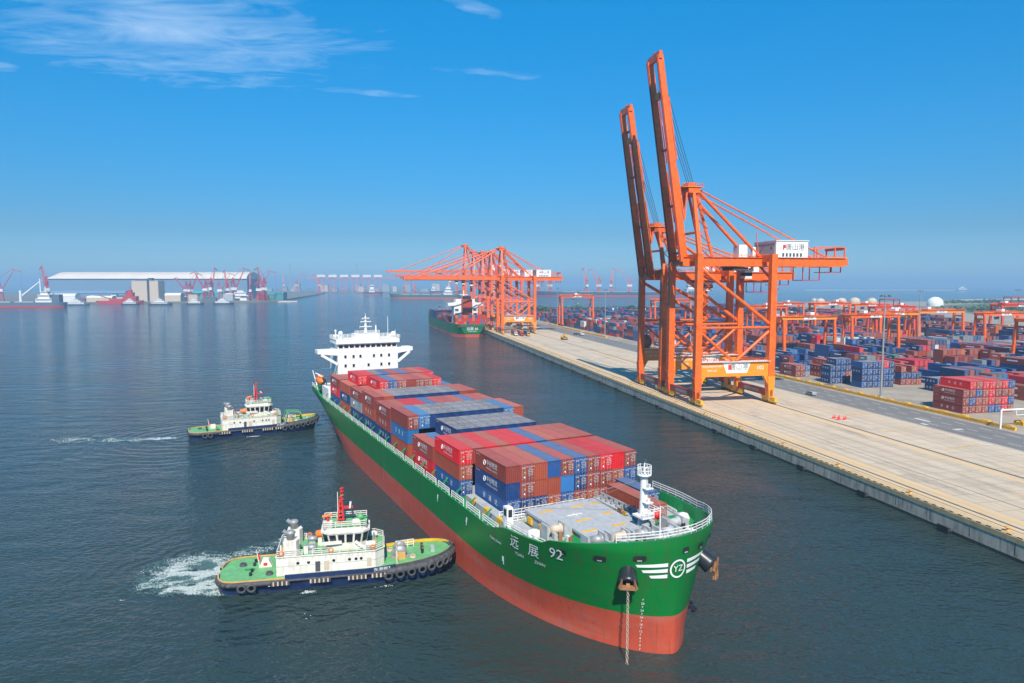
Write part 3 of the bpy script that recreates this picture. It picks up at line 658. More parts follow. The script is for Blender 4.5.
for i in range(110):
    mb = MB(); x = rr.uniform(12.5, 25.5); y = rr.uniform(-11, 9); 
    if abs(y) > half_b(x, 12) - 1.6 or (x < 18.2 and -8.4 < y < 3): continue
    h = rr.uniform(.3, 1.3); w_ = rr.uniform(.2, .7)
    if i % 3: mb.box(x - w_, x + w_, y - w_ * .7, y + w_ * .7, 11.3, 11.3 + h, rr.choice((GREY, GREY, STEEL, DGREY, WHITE)))
    else: mb.tube((x, y, 11.3), (x, y, 11.3 + h), 0.28, rr.choice((GREY, DKGREEN, BLACK, RUSTY)), n=10)
    mb.build('deck_fitting', ship, (0, 0, .7))
mb = MB()
for x, sg in ((22.3, -1), (19.6, -1), (24.8, -1), (22.6, 1), (19.8, 1), (24.6, 1)):
    y = sg * (half_b(x, 12) - 1.1)
    for d in (-.45, .45): mb.tube((x + d, y, 11.3), (x + d, y, 12.2), 0.24, BLACK, n=10); mb.tube((x + d, y, 12.2), (x + d, y, 12.28), .3, BLACK, n=10)
mb.build('bollards', ship, (0, 0, .7))
# railings, starboard and port, in fence lengths
mb = MB()
for sg in (-1, 1):
    s = -126.0
    while s < 13.5:
        e_ = min(s + 5.4, 13.8); pts = [(x, sg * (half_b(x, 10.7) - 0.2), 10.7) for x in np.linspace(s, e_, 4)]
        mb.rail(pts, 1.15, WHITE, 0.055, 1.5); s += 6.6
    pts = [(x, sg * (half_b(x, top_z(x, sg)) - 0.2), top_z(x, sg)) for x in list(np.linspace(4.5 if sg > 0 else 25.2, 26, 12 if sg > 0 else 2)) + [26.8, 27.4, 27.7]] + [(27.8, 0, top_z(27.8))]
    mb.rail(pts, 1.1, WHITE, 0.045, 1.3)
    pts = [(x, sg * (half_b(x, 10.7) - 1.3), 11.3) for x in np.linspace(5, 14.5, 5)]; mb.rail(pts, 1.1, WHITE, 0.05, 1.3)
    mb.rail([(x, sg * (half_b(x, 11.9) - 0.2), 11.9) for x in np.linspace(-148.5, -137, 5)], 1.1, WHITE, .055, 1.4)
mb.rail([(3.3, -11.6, 11.0), (3.3, 2.6, 11.0)], 1.3, WHITE, 0.05, 1.3)
mb.rail([(1.1, -12.2, 10.8), (1.1, 3.0, 10.8)], 1.5, WHITE, 0.05, 1.2)
mb.build('railing', ship)
# side structure: green posts and hold-down frames between rail and containers
mb = MB()
for sg in (-1, 1):
    for i in range(21):
        s = -124 + i * 6.2
        if s > 2: break
        mb = MB(); mb.beam((s, sg * (half_b(s, 10) - 0.6), 9.7), (s, sg * (half_b(s, 10) - 0.6), 12.0), 0.22, 0.3, DKGREEN)
        mb.beam((s, sg * (half_b(s, 10) - .6), 12.0), (s, sg * 13.0, 12.6), 0.2, 0.2, DKGREEN); mb.build('side_frame', ship)
# ---- marks wrapped on the hull: arc is measured from the stem at each height, negative to starboard
_ARC = {}
def arc_curve(z):
    k = round(z, 2)
    if k not in _ARC:
        sp, se, _, _ = hull_params(k); pts = [(lerp(sp, se, 1 - (1 - i / 160.0) ** 2.2)) for i in range(161)]
        pts = [(s, half_b(s, k)) for s in pts][::-1]; pts += [(pts[-1][0] - 60, HB)]
        d = [0.0]
        for a, b in zip(pts[:-1], pts[1:]): d.append(d[-1] + math.hypot(b[0] - a[0], b[1] - a[1]))
        _ARC[k] = (d, [p[0] for p in pts], [p[1] for p in pts])
    return _ARC[k]
def on_hull(arc, z, off=0.05):
    off += 0.05
    d, xs, ys = arc_curve(z); a = abs(arc)
    s = float(np.interp(a, d, xs)); b = float(np.interp(a, d, ys)); s2 = float(np.interp(a + 0.3, d, xs)); b2 = float(np.interp(a + .3, d, ys))
    dx, dy = s2 - s, b2 - b; L_ = math.hypot(dx, dy) or 1; nx, ny = dy / L_, -dx / L_
    sg = -1 if arc < 0 else 1
    return Vector((s + nx * off, sg * (b + ny * off), z))
def patch(mb, arcs, mat, off=0.05):                       # polygon strip [(arc0, arc1, z0, z1)]
    for a0, a1, z0, z1 in arcs:
        k = max(1, int(abs(a1 - a0) / 0.35)); 
        for i in range(k):
            u0, u1 = lerp(a0, a1, i / k), lerp(a0, a1, (i + 1) / k)
            mb.quad(on_hull(u0, z0, off), on_hull(u1, z0, off), on_hull(u1, z1, off), on_hull(u0, z1, off), mat)
def wrap_text(mb, body, arc, z, size, mat=LETTER, off=0.07, shear=0.0):
    me = text_mesh(body, size)
    mb.mesh_in(me, mat, lambda c: on_hull(arc + c.x, z + c.y, off))
# ---- marks on the hull
def mark(name, *items):
    m_ = MB()
    for it in items: wrap_text(m_, *it)
    return m_.build(name, ship)
for ch, py, arc, z in (('远', 'YUAN', -24.4, 10.9), ('展', 'ZHAN', -20.2, 10.95)): mark('name_character', (ch, arc, z, 2.2)); mark('name_lettering', (py, arc + 1.2, z - 1.6, 0.72))
mark('name_number', ('92', -16.2, 11.9, 2.3)); mark('name_lettering', ('YUAN ZHAN', -29.6, 9.4, 0.6))

for a_, z_ in ((-40.5, 8.6), (-27.5, 6.6), (-54, 8.6)):
    mb = MB(); patch(mb, [(a_, a_ + 0.5, z_, z_ + 0.9), (a_ + .25, a_ + .5, z_ - .5, z_)], LETTER); mb.build('tug_mark', ship)
mb = MB(); ec = (0.0, 11.4); r0, r1 = 0.98, 1.2
for i in range(40):
    a, b = 2 * pi * i / 40, 2 * pi * (i + 1) / 40
    mb.quad(*[on_hull(ec[0] + r * cos(g) + 1e-4, ec[1] + r * sin(g), 0.06) for r, g in ((r0, a), (r1, a), (r1, b), (r0, b))], LETTER)
mb.build('emblem_ring', ship); mb = MB(); wrap_text(mb, 'Y', ec[0] - .36, ec[1], 1.15); mb.build('emblem_letter', ship); mb = MB(); wrap_text(mb, 'Z', ec[0] + .36, ec[1], 1.15); mb.build('emblem_letter', ship)
for i, (z_, a_) in enumerate(((12.1, 5.4), (11.35, 4.6), (10.6, 3.6))):
    for sg in (-1, 1):
        mb = MB(); k = 8; st = 1.5
        for j in range(k):
            u0, u1 = lerp(st, a_, j / k), lerp(st, a_, (j + 1) / k)
            w0, w1 = 0.24 - .06 * j / k, 0.24 - .06 * (j + 1) / k
            mb.quad(*[on_hull(sg * (u + (0.25 if w > 0 and j == k - 1 and u == u1 else 0)), z_ + w, 0.06) for u, w in ((u0, -w0), (u1, -w1), (u1, w1), (u0, w0))], LETTER)
        mb.build('emblem_stripe', ship)
mb = MB()
for i in range(15): wrap_text(mb, str(2 * (i + 1) if i % 2 else 7), -4.3, 0.35 + 0.5 * i, 0.42)
for i in range(12): wrap_text(mb, str(2 + i % 8), -88.0, 0.6 + .55 * i, .5)
mb.build('draft_marks', ship)
mb = MB()
for a_, z_, w in ((-15.3, 12.5, 1.2), (-10.1, 12.7, 1.5), (-5.2, 13.1, 1.5), (1.2, 13.6, 1.0), (4.6, 13.3, 1.2), (9.5, 12.9, 1.2), (14.5, 12.4, 1.2)):
    patch(mb, [(a_ - w * .42, a_ + w * .42, z_ - .38, z_ + .40), (a_ - w * .55, a_ + w * .55, z_ - .30, z_ + .30)], BLACK, 0.04)
    patch(mb, [(a_ - .3, a_ + .3, z_ - .36, z_ - .18)], GREY, 0.07)
mb.build('fairlead', ship)
# anchor pockets and anchors
SHELL = M('anchor_bolster_black', (0.02, 0.022, 0.026), 0.35, var=0.2)
def anchor(sg, chain):
    base = on_hull(sg * 6.5, 11.3, -0.6); outp = on_hull(sg * 6.3, 10.05, 1.55); d = (outp - base).normalized()
    m_ = MB(); x = d.cross(Vector((0, 0, 1))).normalized(); y = x.cross(d); vs = []; N = 18
    prof = [(1.05, 0.0), (1.1, 0.35), (1.22, .75), (1.28, .95), (1.0, 1.0), (.75, .8)]; L_ = (outp - base).length
    for r_, u in prof:
        for i in range(N):
            a = 2 * pi * i / N; vs.append(base + d * (u * L_) + x * (r_ * cos(a)) + y * (r_ * sin(a)))
    m_.add(vs, [(k * N + i, k * N + (i + 1) % N, (k + 1) * N + (i + 1) % N, (k + 1) * N + i) for k in range(len(prof) - 1) for i in range(N)], SHELL, True)
    m_.add([base + d * (.8 * L_) + x * (.8 * cos(2 * pi * i / N)) + y * (.8 * sin(2 * pi * i / N)) for i in range(N)], [tuple(range(N))], BLACK)
    b_ = m_.build('anchor_bolster', ship)
    m_ = MB(); t_ = outp + d * 0.05
    m_.beam(t_ - d * 1.0, t_ + d * .5, .45, .45, RUSTY); m_.beam(t_ + d * .3 - x * 1.05, t_ + d * .3 + x * 1.05, .5, .45, RUSTY)
    dn = Vector((0, 0, -1)) if not chain else d
    for s_ in (-1, 1): m_.beam(t_ + d * .4 + x * (s_ * .95), t_ + d * (-.1) + x * (s_ * .75) + y * 1.15, .5, .3, RUSTY, .12, .1)
    if not chain:
        m_.beam(t_ + d * .2, t_ + d * .6 + Vector((0, 0, -1.1)), .45, .4, RUSTY); m_.beam(t_ + d * .6 + Vector((0, 0, -1.2)) - x * .7, t_ + d * .6 + Vector((0, 0, -1.0)) + x * .7, .45, .4, RUSTY)
        for s_ in (-1, 1): m_.beam(t_ + d * .6 + Vector((0, 0, -1.1)) + x * (s_ * .6), t_ + d * .7 + Vector((0, 0, .1)) + x * (s_ * .5), .35, .28, RUSTY, .1, .1)
    m_.build('anchor', b_)
    if chain:
        m_ = MB(); p = t_ + d * .2; z = p.z - .2; i = 0
        while z > -0.6:
            m_.torus((p.x, p.y, z), 0.19, 0.04, BEIGE, (1, 0.3, 0) if i % 2 else (0.3, -1, 0), 8, 5); z -= 0.40; i += 1
        m_.build('anchor_chain', b_)
anchor(-1, True); anchor(1, False)
# ---- superstructure
SX = -124.2
mb = MB(); mb.box(SX - 12, SX, -9.8, 9.8, 9.7, 25.4, WHITE); mb.box(SX - 13.5, SX - 12, -7, 7, 9.7, 27, WHITE)
mb.box(SX - 12, SX - 2, -12.6, 12.6, 9.7, 13.6, WHITE); mb.box(SX - 11, SX - 6, -13, -9.8, 19.0, 19.2, WHITE)
for z in (13.4, 16.1, 18.9, 21.7): mb.box(SX - 12.1, SX + 0.04, -9.84, 9.84, z, z + .09, WHITE)
acc = mb.build('accommodation_block', ship)
def windows(parent, cells, x, zc, w, h, name='window'):
    for y in cells:
        m_ = MB(); m_.box(x - .02, x + 0.05, y - w / 2 - .12, y + w / 2 + .12, zc - h / 2 - .12, zc + h / 2 + .12, WHITE)
        f = m_.build(name, parent); m_ = MB(); m_.box(x + .03, x + .065, y - w / 2, y + w / 2, zc - h / 2, zc + h / 2, GLASS); m_.build('pane', f)
windows(acc, (-7.4, -4.8, -2.6, 1.8, 4.2, 6.8), SX + .05, 23.9, .7, .95)
windows(acc, (-7.4, -4.8, 0.0, 4.2, 6.8), SX + .05, 21.0, .7, .95)
mb = MB()                                                # bridge wings, tapered, with their slanted brackets
for sg in (-1, 1):
    yt = -16.0 if sg < 0 else 14.9
    mb.prism_y([(SX - 4.5, 24.6), (SX + .3, 24.6), (SX + .3, 26.7), (SX - 4.5, 26.7)], sg * 9.8, sg * 12.6, WHITE) if False else None
    vs = []
    for y, zl in ((sg * 9.8, 24.4), (yt, 25.1)):
        vs += [(SX - 4.5, y, zl), (SX + .02, y, zl), (SX + .02, y, 26.3), (SX - 4.5, y, 26.3)]
    mb.add(vs, [(3, 2, 1, 0), (4, 5, 6, 7), (0, 1, 5, 4), (1, 2, 6, 5), (2, 3, 7, 6), (3, 0, 4, 7)], WHITE)
    for x in (SX - .1, SX - 4.0): mb.beam((x, sg * 9.8, 21.6), (x, yt * .93, 24.8), .5, .8, WHITE)
mb.box(SX - 12, SX + .03, -9.81, 9.81, 25.4, 25.9, WHITE)
wg = mb.build('bridge_deck', ship)
mb = MB(); mb.box(SX - 9, SX - .4, -9.7, 9.7, 25.9, 28.0, WHITE); mb.box(SX - 9.4, SX + .5, -10.3, 10.3, 28.0, 29.3, WHITE); wh = mb.build('wheelhouse', ship)
windows(wh, [-8.7 + 1.74 * i for i in range(11)], SX - .38, 27.1, 1.3, .95)
mb = MB(); ZD = -1.0; mb.rail([(SX + .4, -10.5, 30.3), (SX + .4, 10.5, 30.3), (SX - 9, 10.5, 30.3), (SX - 9, -10.5, 30.3), (SX + .4, -10.5, 30.3)], 1.1, WHITE, .06, 1.5)
mb.box(SX - 6, SX - 1, -4.0, 4.0, 30.3, 32.0, WHITE); mb.rail([(SX - 1, -4, 32), (SX - 1, 4, 32)], 1.0, WHITE, .06, 1.0); mb.box(SX - 7, SX - 5.5, -9.9, -8, 30.3, 31.6, WHITE)
for y, h in ((-9.6, 3.2), (9.9, 2.6), (7.4, 7.0), (-7.8, 2.0), (4.6, 1.2)): mb.tube((SX - 3, y, 30.3), (SX - 3, y, 30.3 + h), .09, WHITE, n=6)
for y, r_, z in ((-8.0, .75, 32.2), (9.4, .9, 31.5), (8.2, .5, 31), (-9.6, .4, 33)): mb.ball((SX - 3.5, y, z), r_, WHITE); mb.tube((SX - 3.5, y, 30.3), (SX - 3.5, y, z), .18, WHITE, n=6)
mb.build('monkey_island', ship, (0, 0, -1.0))
mb = MB(); mb.tube((SX - 3, 0, 32), (SX - 3, 0, 37.4), .5, WHITE, .22, 10)
for z, l in ((33.6, 2.0), (35.2, 1.7), (36.3, 1.2)): mb.beam((SX - 3, -l, z), (SX - 3, l, z), .25, .22, WHITE); mb.box(SX - 2.9, SX - 2.5, -l, l, z + .3, z + .55, WHITE)
mb.tube((SX - 3, 3.4, 32), (SX - 3, 3.4, 34.4), .3, WHITE, .2, 8); mb.box(SX - 3.3, SX - 2.7, -2.2, -1.6, 32, 33, DGREY); mb.tube((SX - 3, 0, 37.3), (SX - 3, 0, 38.3), .09, WHITE, n=6)
mb.build('radar_mast', ship, (0, 0, -0.8))
mb = MB(); mb.prism([(SX - 22, -3.6), (SX - 14.5, -3.6), (SX - 14.5, 3.6), (SX - 22, 3.6)], 9.7, 27.4, WHITE, DGREY); mb.box(SX - 22.05, SX - 14.45, -3.66, 3.66, 23.5, 26, GREEN)
for y in (-1.6, 0, 1.6): mb.tube((SX - 18, y, 27.4), (SX - 18.6, y, 29), .5, BLACK, n=8)
mb.build('funnel', ship)
mb = MB(); mb.lathe([(0.01, -4), (.9, -3.6), (1.35, -2), (1.4, 1.5), (1.1, 3.4), (.01, 4)], (SX - 16.5, -12.3, 14.6), ORANGE_BOAT, 12, 'x'); mb.box(SX - 17.5, SX - 15.5, -13.2, -11.4, 15.2, 16.3, ORANGE_BOAT); mb.build('lifeboat', ship)
mb = MB()
for x in (SX - 13.6, SX - 19.4): mb.beam((x, -10.6, 9.7), (x, -11, 15.6), .4, .4, WHITE); mb.beam((x, -11, 15.6), (x, -13.4, 16.8), .35, .35, WHITE)
mb.tube((SX - 23.5, -12.2, 11.9), (SX - 25.5, -13.2, 17.0), .22, WHITE, .12); mb.box(SX - 24.5, SX - 21.5, -11, 11, 9.7, 12.4, WHITE); mb.build('davit', ship)

# ---- the cargo
COLX = lambda c: -13.0 + 2.46 * c + 1.23
NAVY7 = ['navy blue'] * 7
TOPS = [  # roof colours by bay, starboard to port
    [None, 'brown', 'brown', 'rust red', 'blue', 'brown', 'blue', 'brown', 'bright red', 'bright red', 'brown'],
    ['bright red', 'brown', 'bright red', 'rust red', 'bright red', 'bright red', 'blue', 'rust red', 'brown', 'rust red', 'brown'],
    ['brown', 'light blue'] + NAVY7 + ['brown', 'rust red'],
    ['brown', 'light blue'] + NAVY7 + ['light blue', 'rust red'],
    ['brown', 'rust red', 'bright red', 'bright red', 'blue', 'brown', 'brown', 'rust red', 'blue', 'brown', 'rust red'],
    ['brown', 'rust red'] + NAVY7 + ['rust red', 'brown'],
    ['brown', 'rust red', 'bright red', 'blue', 'rust red', 'brown', 'brown', 'rust red', 'bright red', 'bright red', 'blue'],
    ['rust red', 'bright red', 'bright red', 'navy blue', 'blue', 'brown', 'blue', 'brown', 'rust red', 'bright red', 'navy blue'],
    ['brown', 'brown', 'bright red', 'blue', 'brown', 'blue', 'grey', 'rust red', 'bright red', 'rust red', 'blue']]
HGT = [[0] + [3] * 10, [3] * 11, [2, 2] + [3] * 7 + [2, 2], [3] * 11, [3] * 11, [3] * 11, [3, 3] + [4] * 7 + [3, 3], [3] + [4] * 9 + [3], [3] * 11]
TALL = [1, 1, 1.06, 1.10, 1.02, 1.10, 1.0, 1.0, 1.0]
SIDE = [[], [('blue', 'spaced'), ('rust red', None), ('bright red', 'wide')], [('bright red', 'wide'), ('brown', 'wide')], [('rust red', None), ('light blue', 'spaced'), ('brown', None)],
        [('navy blue', 'spaced'), ('brown', 'spaced'), ('brown', 'wide')], [('navy blue', 'spaced'), ('rust red', 'spaced'), ('brown', 'wide')], [('navy blue', 'spaced'), ('grey', 'wide'), ('brown', 'wide')],
        [('rust red', None), ('navy blue', 'wide'), ('rust red', None)], [('blue', None), ('bright red', 'wide'), ('brown', 'wide')]]
FRONT0 = {(1, 0): 'blue', (1, 1): 'navy blue', (2, 1): 'brown', (3, 1): 'rust red', (4, 1): 'rust red', (5, 1): 'light blue', (6, 1): 'navy blue', (7, 1): 'brown', (8, 1): 'brown', (9, 1): 'rust red'}
NODOOR0 = {(1, 2), (3, 2), (4, 2), (9, 2), (3, 1), (4, 1), (5, 1), (1, 1)}
rc = random.Random(11); MIX = ['brown', 'brown', 'rust red', 'navy blue', 'blue', 'bright red', 'light blue', 'navy blue']
shipmat = Matrix.Translation(SH_O) @ Matrix.Rotation(SH_R, 4, 'Z')
TIER = ['bottom', 'second', 'third', 'fourth']
for b in range(9):
    for c in range(11):
        for k in range(HGT[b][c]):
            hh = HGT[b]
            nb_ = [hh[c - 1] if c > 0 else 0, hh[c + 1] if c < 10 else 0, HGT[b - 1][c] if b > 0 else 0, HGT[b + 1][c] if b < 8 else 0]
            is_top = k == hh[c] - 1
            col = TOPS[b][c] if is_top else (SIDE[b][k][0] if c == 0 and SIDE[b] else FRONT0.get((c, k)) if b == 0 else None)
            if col is None: col = rc.choice(MIX)
            lg = None
            if c == 0 and k < len(SIDE[b]): lg = SIDE[b][k][1]
            if b == 0 and c == 1: lg = 'wide' if k else 'spaced'
            if is_top and c in (2,) and b in (2, 6): lg = 'wide'
            if is_top and c == 1 and b == 7: lg = 'wide'
            door = not (b == 0 and (c, k) in NODOOR0) and rc.random() > 0.25 or (b == 0 and (c, k) not in NODOOR0)
            show = is_top or c in (0, 10) or (b == 0 and k >= 0) or k >= min(nb_[0], nb_[1]) or k >= nb_[2] or (b == 8 and k >= 2)
            if not show: continue
            NUMB = ('one', 'two', 'three', 'four', 'five', 'six', 'seven', 'eight', 'nine')
            place = f'row {NUMB[b]} from the bow'
            pos = 'outermost on the tug side' if c == 0 else 'outermost on the quay side' if c == 10 else f'{ORD[c]} from the tug side'
            front_vis = k >= nb_[2]
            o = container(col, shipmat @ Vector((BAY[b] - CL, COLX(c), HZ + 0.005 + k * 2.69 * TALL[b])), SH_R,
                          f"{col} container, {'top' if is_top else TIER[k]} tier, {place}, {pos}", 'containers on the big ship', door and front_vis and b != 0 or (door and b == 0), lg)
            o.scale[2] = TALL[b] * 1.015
# the pair on the forecastle
fo = Vector((2.0, 8.1, 11.75))
for i, (dx, dy, cc, lb) in enumerate(((0, 0, 'rust red', 'rust red container standing alone on the bow deck beside the white foremast'), (-5.6, 2.9, 'blue', 'blue container half hidden behind the lone rust red one on the bow deck'))):
    container(cc, shipmat @ (fo + Vector((dx, dy, 0))), SH_R, lb, 'containers on the big ship', True, None)
# ------------------------------------------------------------------ harbour tugs
def tug(loc, rz, label, variant):
    root = empty('tugboat', loc, rz); tag(root, label, 'tugboat')
    def dz(x): return 2.05 if x < 4 else 2.05 + 1.35 * ((x - 4) / 14.0) ** 1.3
    def bb(x, z):
        f = 0.86 + .14 * min(1, max(0, z) / 1.7)
        if x > 6: t_ = min(1, (x - 6) / 12.2); return 5.2 * f * (1 - t_ ** 3.2) ** (1 / 2.2)
        if x < -12: t_ = min(1, (-12 - x) / 6.3); return 5.2 * f * (1 - t_ ** 6.0) ** (1 / 3.0)
        return 5.2 * f
    xs = [-18.3 + 0.02] + [-18.3 + 6.3 * (1 - cos(pi / 2 * i / 10)) for i in range(1, 11)] + list(np.linspace(-10, 6, 9)) + [6 + 12.2 * sin(pi / 2 * i / 14) for i in range(1, 14)] + [18.19]
    mb = MB(); n_ = len(xs)
    for sg in (-1, 1):
        vs = []
        for fz in (-1.0, 0.0, 0.55, 1.0):
            for x in xs:
                z = fz if fz <= 0 else fz * dz(x); sc = (1 - 0.06 * (1 - max(fz, 0))) if x > 0 else 1
                vs.append((x * sc if x > 0 else x, sg * bb(x, z if fz > 0 else 0.2 + fz * .4), z))
        fs = [(r_ * n_ + i, r_ * n_ + i + 1, (r_ + 1) * n_ + i + 1, (r_ + 1) * n_ + i) for r_ in range(3) for i in range(n_ - 1)]
        mb.add(vs, fs if sg < 0 else [f[::-1] for f in fs], NAVY, True)
    mb.build('hull', root)
    mb = MB(); out = [(x, -bb(x, 1.7) + .1, dz(x) + .01) for x in xs] + [(x, bb(x, 1.7) - .1, dz(x) + .01) for x in reversed(xs)]
    k = len(xs)
    mb.add(out, [(i, i + 1, 2 * k - 2 - i, 2 * k - 1 - i) for i in range(k - 1)], TUGDECK); mb.build('deck', root)
    # painted deck edge, toe rail and bow bulwark
    mb = MB()
    for sg in (-1, 1):
        for a, b in zip(xs[:-1], xs[1:]):
            if a < 7: mb.beam((a, sg * (bb(a, 1.7) - .25), dz(a) + .16), (b, sg * (bb(b, 1.7) - .25), dz(b) + .16), .2, .2, OCHRE if a < -8 else NAVY)
            else: mb.beam((a, sg * (bb(a, 1.7) - .28), dz(a) + .28), (b, sg * (bb(b, 1.7) - .28), dz(b) + .28), .3, .6, TYRE); mb.beam((a, sg * (bb(a, 1.7) - .5), dz(a) + .3), (b, sg * (bb(b, 1.7) - .5), dz(b) + .3), .1, .5, YELLOW)
            if -9.5 < a < 8: mb.beam((a, sg * (bb(a, 1.7) - .12), dz(a) + .36), (b, sg * (bb(b, 1.7) - .12), dz(b) + .36), .24, .8, NAVY)
    mb.build('bulwark', root)
    mb = MB()                                             # continuous rubber fender, heavier round the bow and stern
    for sg in (-1, 1):
        for a, b in zip(xs[:-1], xs[1:]):
            r_ = .6 if a > 7 else .42 if a < -11 else .2
            mb.tube((a, sg * (bb(a, 1.7) + .1), dz(a) - (.25 if a > 7 or a < -11 else .1)), (b, sg * (bb(b, 1.7) + .1), dz(b) - (.25 if a > 7 or a < -11 else .1)), r_, TYRE, n=8, caps=False)
    mb.build('rubber_fender', root)
    for i, x in enumerate((-14.2, -12.8, 7.6, 9.4, 11.2, 12.9, 14.4, 15.7, 16.7, 17.5)):
        for sg in (-1, 1):
            m_ = MB(); g_ = .66 if x > 0 else .45; y = sg * (bb(x, 1.7) + g_); y2 = sg * (bb(x + .4, 1.7) + g_); nrm = Vector((y - y2, 0.4 * sg, 0)) if False else Vector(((abs(y) - abs(y2)), sg * .4, 0))
            m_.torus((x, y, dz(x) - .75), .55, .2, TYRE, nrm, 12, 6); m_.build('tyre_fender', root)
    for sg in (-1, 1):                                    # ribbed rubber pads along the side
        for x0, L_ in ((-10.4, 3.2), (-4.3, 3.2), (1.4, 3.0), (5.0, 2.4)):
            m_ = MB()
            for i in range(int(L_ / .32)): m_.box(x0 + i * .32, x0 + i * .32 + .24, sg * 5.15, sg * 5.55, dz(x0) - .75, dz(x0) - .1, TYRE if i % 2 else BEIGE)
            m_.build('side_pad', root)
    # deckhouse
    D = 2.08; mb = MB(); hp_ = [(-9.4, -3.7), (5.6, -3.7), (7.0, -2.4), (7.0, 2.4), (5.6, 3.7), (-9.4, 3.7)]
    mb.prism(hp_, D, D + 3.1, CREAM, TUGDECK)
    for a, b in zip(hp_, hp_[1:] + hp_[:1]): mb.beam((*a, D + 1.55), (*b, D + 1.55), .06, .05, GREY); mb.beam((*a, D + 3.12), (*b, D + 3.12), .25, .12, CREAM)
    house = mb.build('deckhouse', root)
    for x, w, h, zc, mt in ((-3.6, .75, 1.7, 1.15, DGREY), (-2.3, .8, 1.5, 1.25, BEIGE), (4.3, .7, 1.5, 1.25, BEIGE)):
        for sg in (-1, 1):
            m_ = MB(); m_.box(x, x + w, sg * 3.69, sg * 3.74, D + zc - h / 2, D + zc + h / 2, mt); m_.build('door', house)
    for x in (-6.2, -4.6, -.8, 1.6, 2.6, 3.4):
        for sg in (-1, 1):
            m_ = MB(); m_.lathe([(.01, 0), (.24, 0), (.24, sg * .05), (.01, sg * .05)], (x, sg * 3.7, D + 1.95), GLASS, 10, 'y'); m_.build('porthole', house)
    mb = MB(); T1 = D + 3.1
    mb.rail([(-9.3, -3.6, T1), (-5.5, -3.6, T1)], 1.0, CREAM, .05, 1.2); mb.rail([(-9.3, -3.6, T1), (-9.3, 3.6, T1), (-5.5, 3.6, T1)], 1.0, CREAM, .05, 1.2)
    for sg in (-1, 1): mb.rail([(-4, sg * 3.6, T1), (5.5, sg * 3.6, T1), (6.9, sg * 2.3, T1)], 1.0, CREAM, .045, 1.3)
    mb.rail([(6.9, -2.3, T1), (6.9, 2.3, T1)], 1.0, CREAM, .05, 1.1)
    mb.rail([(9.0, -3.2, dz(9)), (9.0, 3.2, dz(9)), (12, 3.0, dz(12))], 1.3, CREAM, .06, .8); mb.build('railing', root)
    # wheelhouse, windows leaning outwards
    Z0 = T1 + .01; oct_ = lambda x0, x1, y, c: [(x0 + c, -y), (x1 - c, -y), (x1, -y + c), (x1, y - c), (x1 - c, y), (x0 + c, y), (x0, y - c), (x0, -y + c)]
    mb = MB(); mb.prism(oct_(-3.2, 3.4, 2.4, .9), Z0, Z0 + 1.0, CREAM)
    lo, hi = oct_(-3.2, 3.4, 2.4, .9), oct_(-3.6, 3.8, 2.75, 1.0); za, zb = Z0 + 1.0, Z0 + 2.9
    vs = [(x, y, za) for x, y in lo] + [(x, y, zb) for x, y in hi]
    mb.add(vs, [(i, (i + 1) % 8, 8 + (i + 1) % 8, 8 + i) for i in range(8)], CREAM)
    mb.prism(oct_(-3.7, 3.9, 2.85, 1.05), zb, zb + .35, CREAM); mb.prism(oct_(-3.4, 3.6, 2.5, 1.0), zb + .35, zb + .9, CREAM, TUGDECK)
    for sg in (-1, 1): mb.beam((-3.8, sg * 3.0, T1 + 1.5), (-.5, sg * 2.6, T1 + 1.4), .3, .5, CREAM); mb.beam((3.2, sg * 3.0, T1 + .2), (1.6, sg * 2.6, T1 + 1.4), .3, .4, CREAM)
    whh = mb.build('wheelhouse', root, (.9, 0, 0))
    for i in range(8):
        a, b = Vector((*lo[i], za)), Vector((*lo[(i + 1) % 8], za)); c, d = Vector((*hi[(i + 1) % 8], zb)), Vector((*hi[i], zb))
        L_ = (b - a).length; k = max(1, round(L_ / 1.15)); nrm = (b - a).cross(d - a).normalized() * .03
        for j in range(k):
            u0, u1 = (j + .12) / k, (j + .88) / k
            P = lambda u, v: a.lerp(b, u).lerp(d.lerp(c, u), v) + nrm
            m_ = MB(); m_.quad(P(u0, .12), P(u1, .12), P(u1, .9), P(u0, .9), GLASS); m_.build('window', whh)
    RZ = zb + .9; mb = MB(); mb.rail([(-3.3, -2.4, RZ), (3.4, -2.4, RZ), (3.4, 2.4, RZ), (-3.3, 2.4, RZ), (-3.3, -2.4, RZ)], 1.0, CREAM, .05, .9)
    mb.box(-3.3, -1.9, -2.3, -1.2, RZ, RZ + 1.0, CREAM); mb.box(1.2, 2.4, -1.9, -1.0, RZ, RZ + .9, CREAM); mb.ball((2.4, 1.2, RZ + .4), .6, TUGDECK); mb.build('top_railing', whh)
    mb = MB()                                             # fire monitor and orange signal gear
    mb.tube((-2.6, -1.7, RZ + 1), (-2.6, -1.7, RZ + 1.9), .22, RED); mb.tube((-3.4, -1.7, RZ + 1.8), (-1.9, -1.7, RZ + 2.1), .26, ORANGE_BOAT); mb.tube((2.6, -1.4, RZ), (2.6, -1.4, RZ + 1.1), .2, DKGREEN); mb.tube((2.2, -1.4, RZ + 1.0), (3.6, -1.4, RZ + 1.3), .2, DKGREEN); mb.build('fire_monitor', root, (.9, 0, 0))
    mb = MB()
    for dx, dy in ((-.55, -.4), (.4, -.4), (-.1, .5)): mb.beam((-.6 + dx, dy, RZ), (-.6 + dx * .3, dy * .3, RZ + 4.1), .22, .22, RED)
    for i in range(6): z = RZ + .6 + i * .75; w_ = .55 * (1 - i / 9); mb.box(-.6 - w_, -.6 + w_, -w_, w_, z, z + .14, RED)
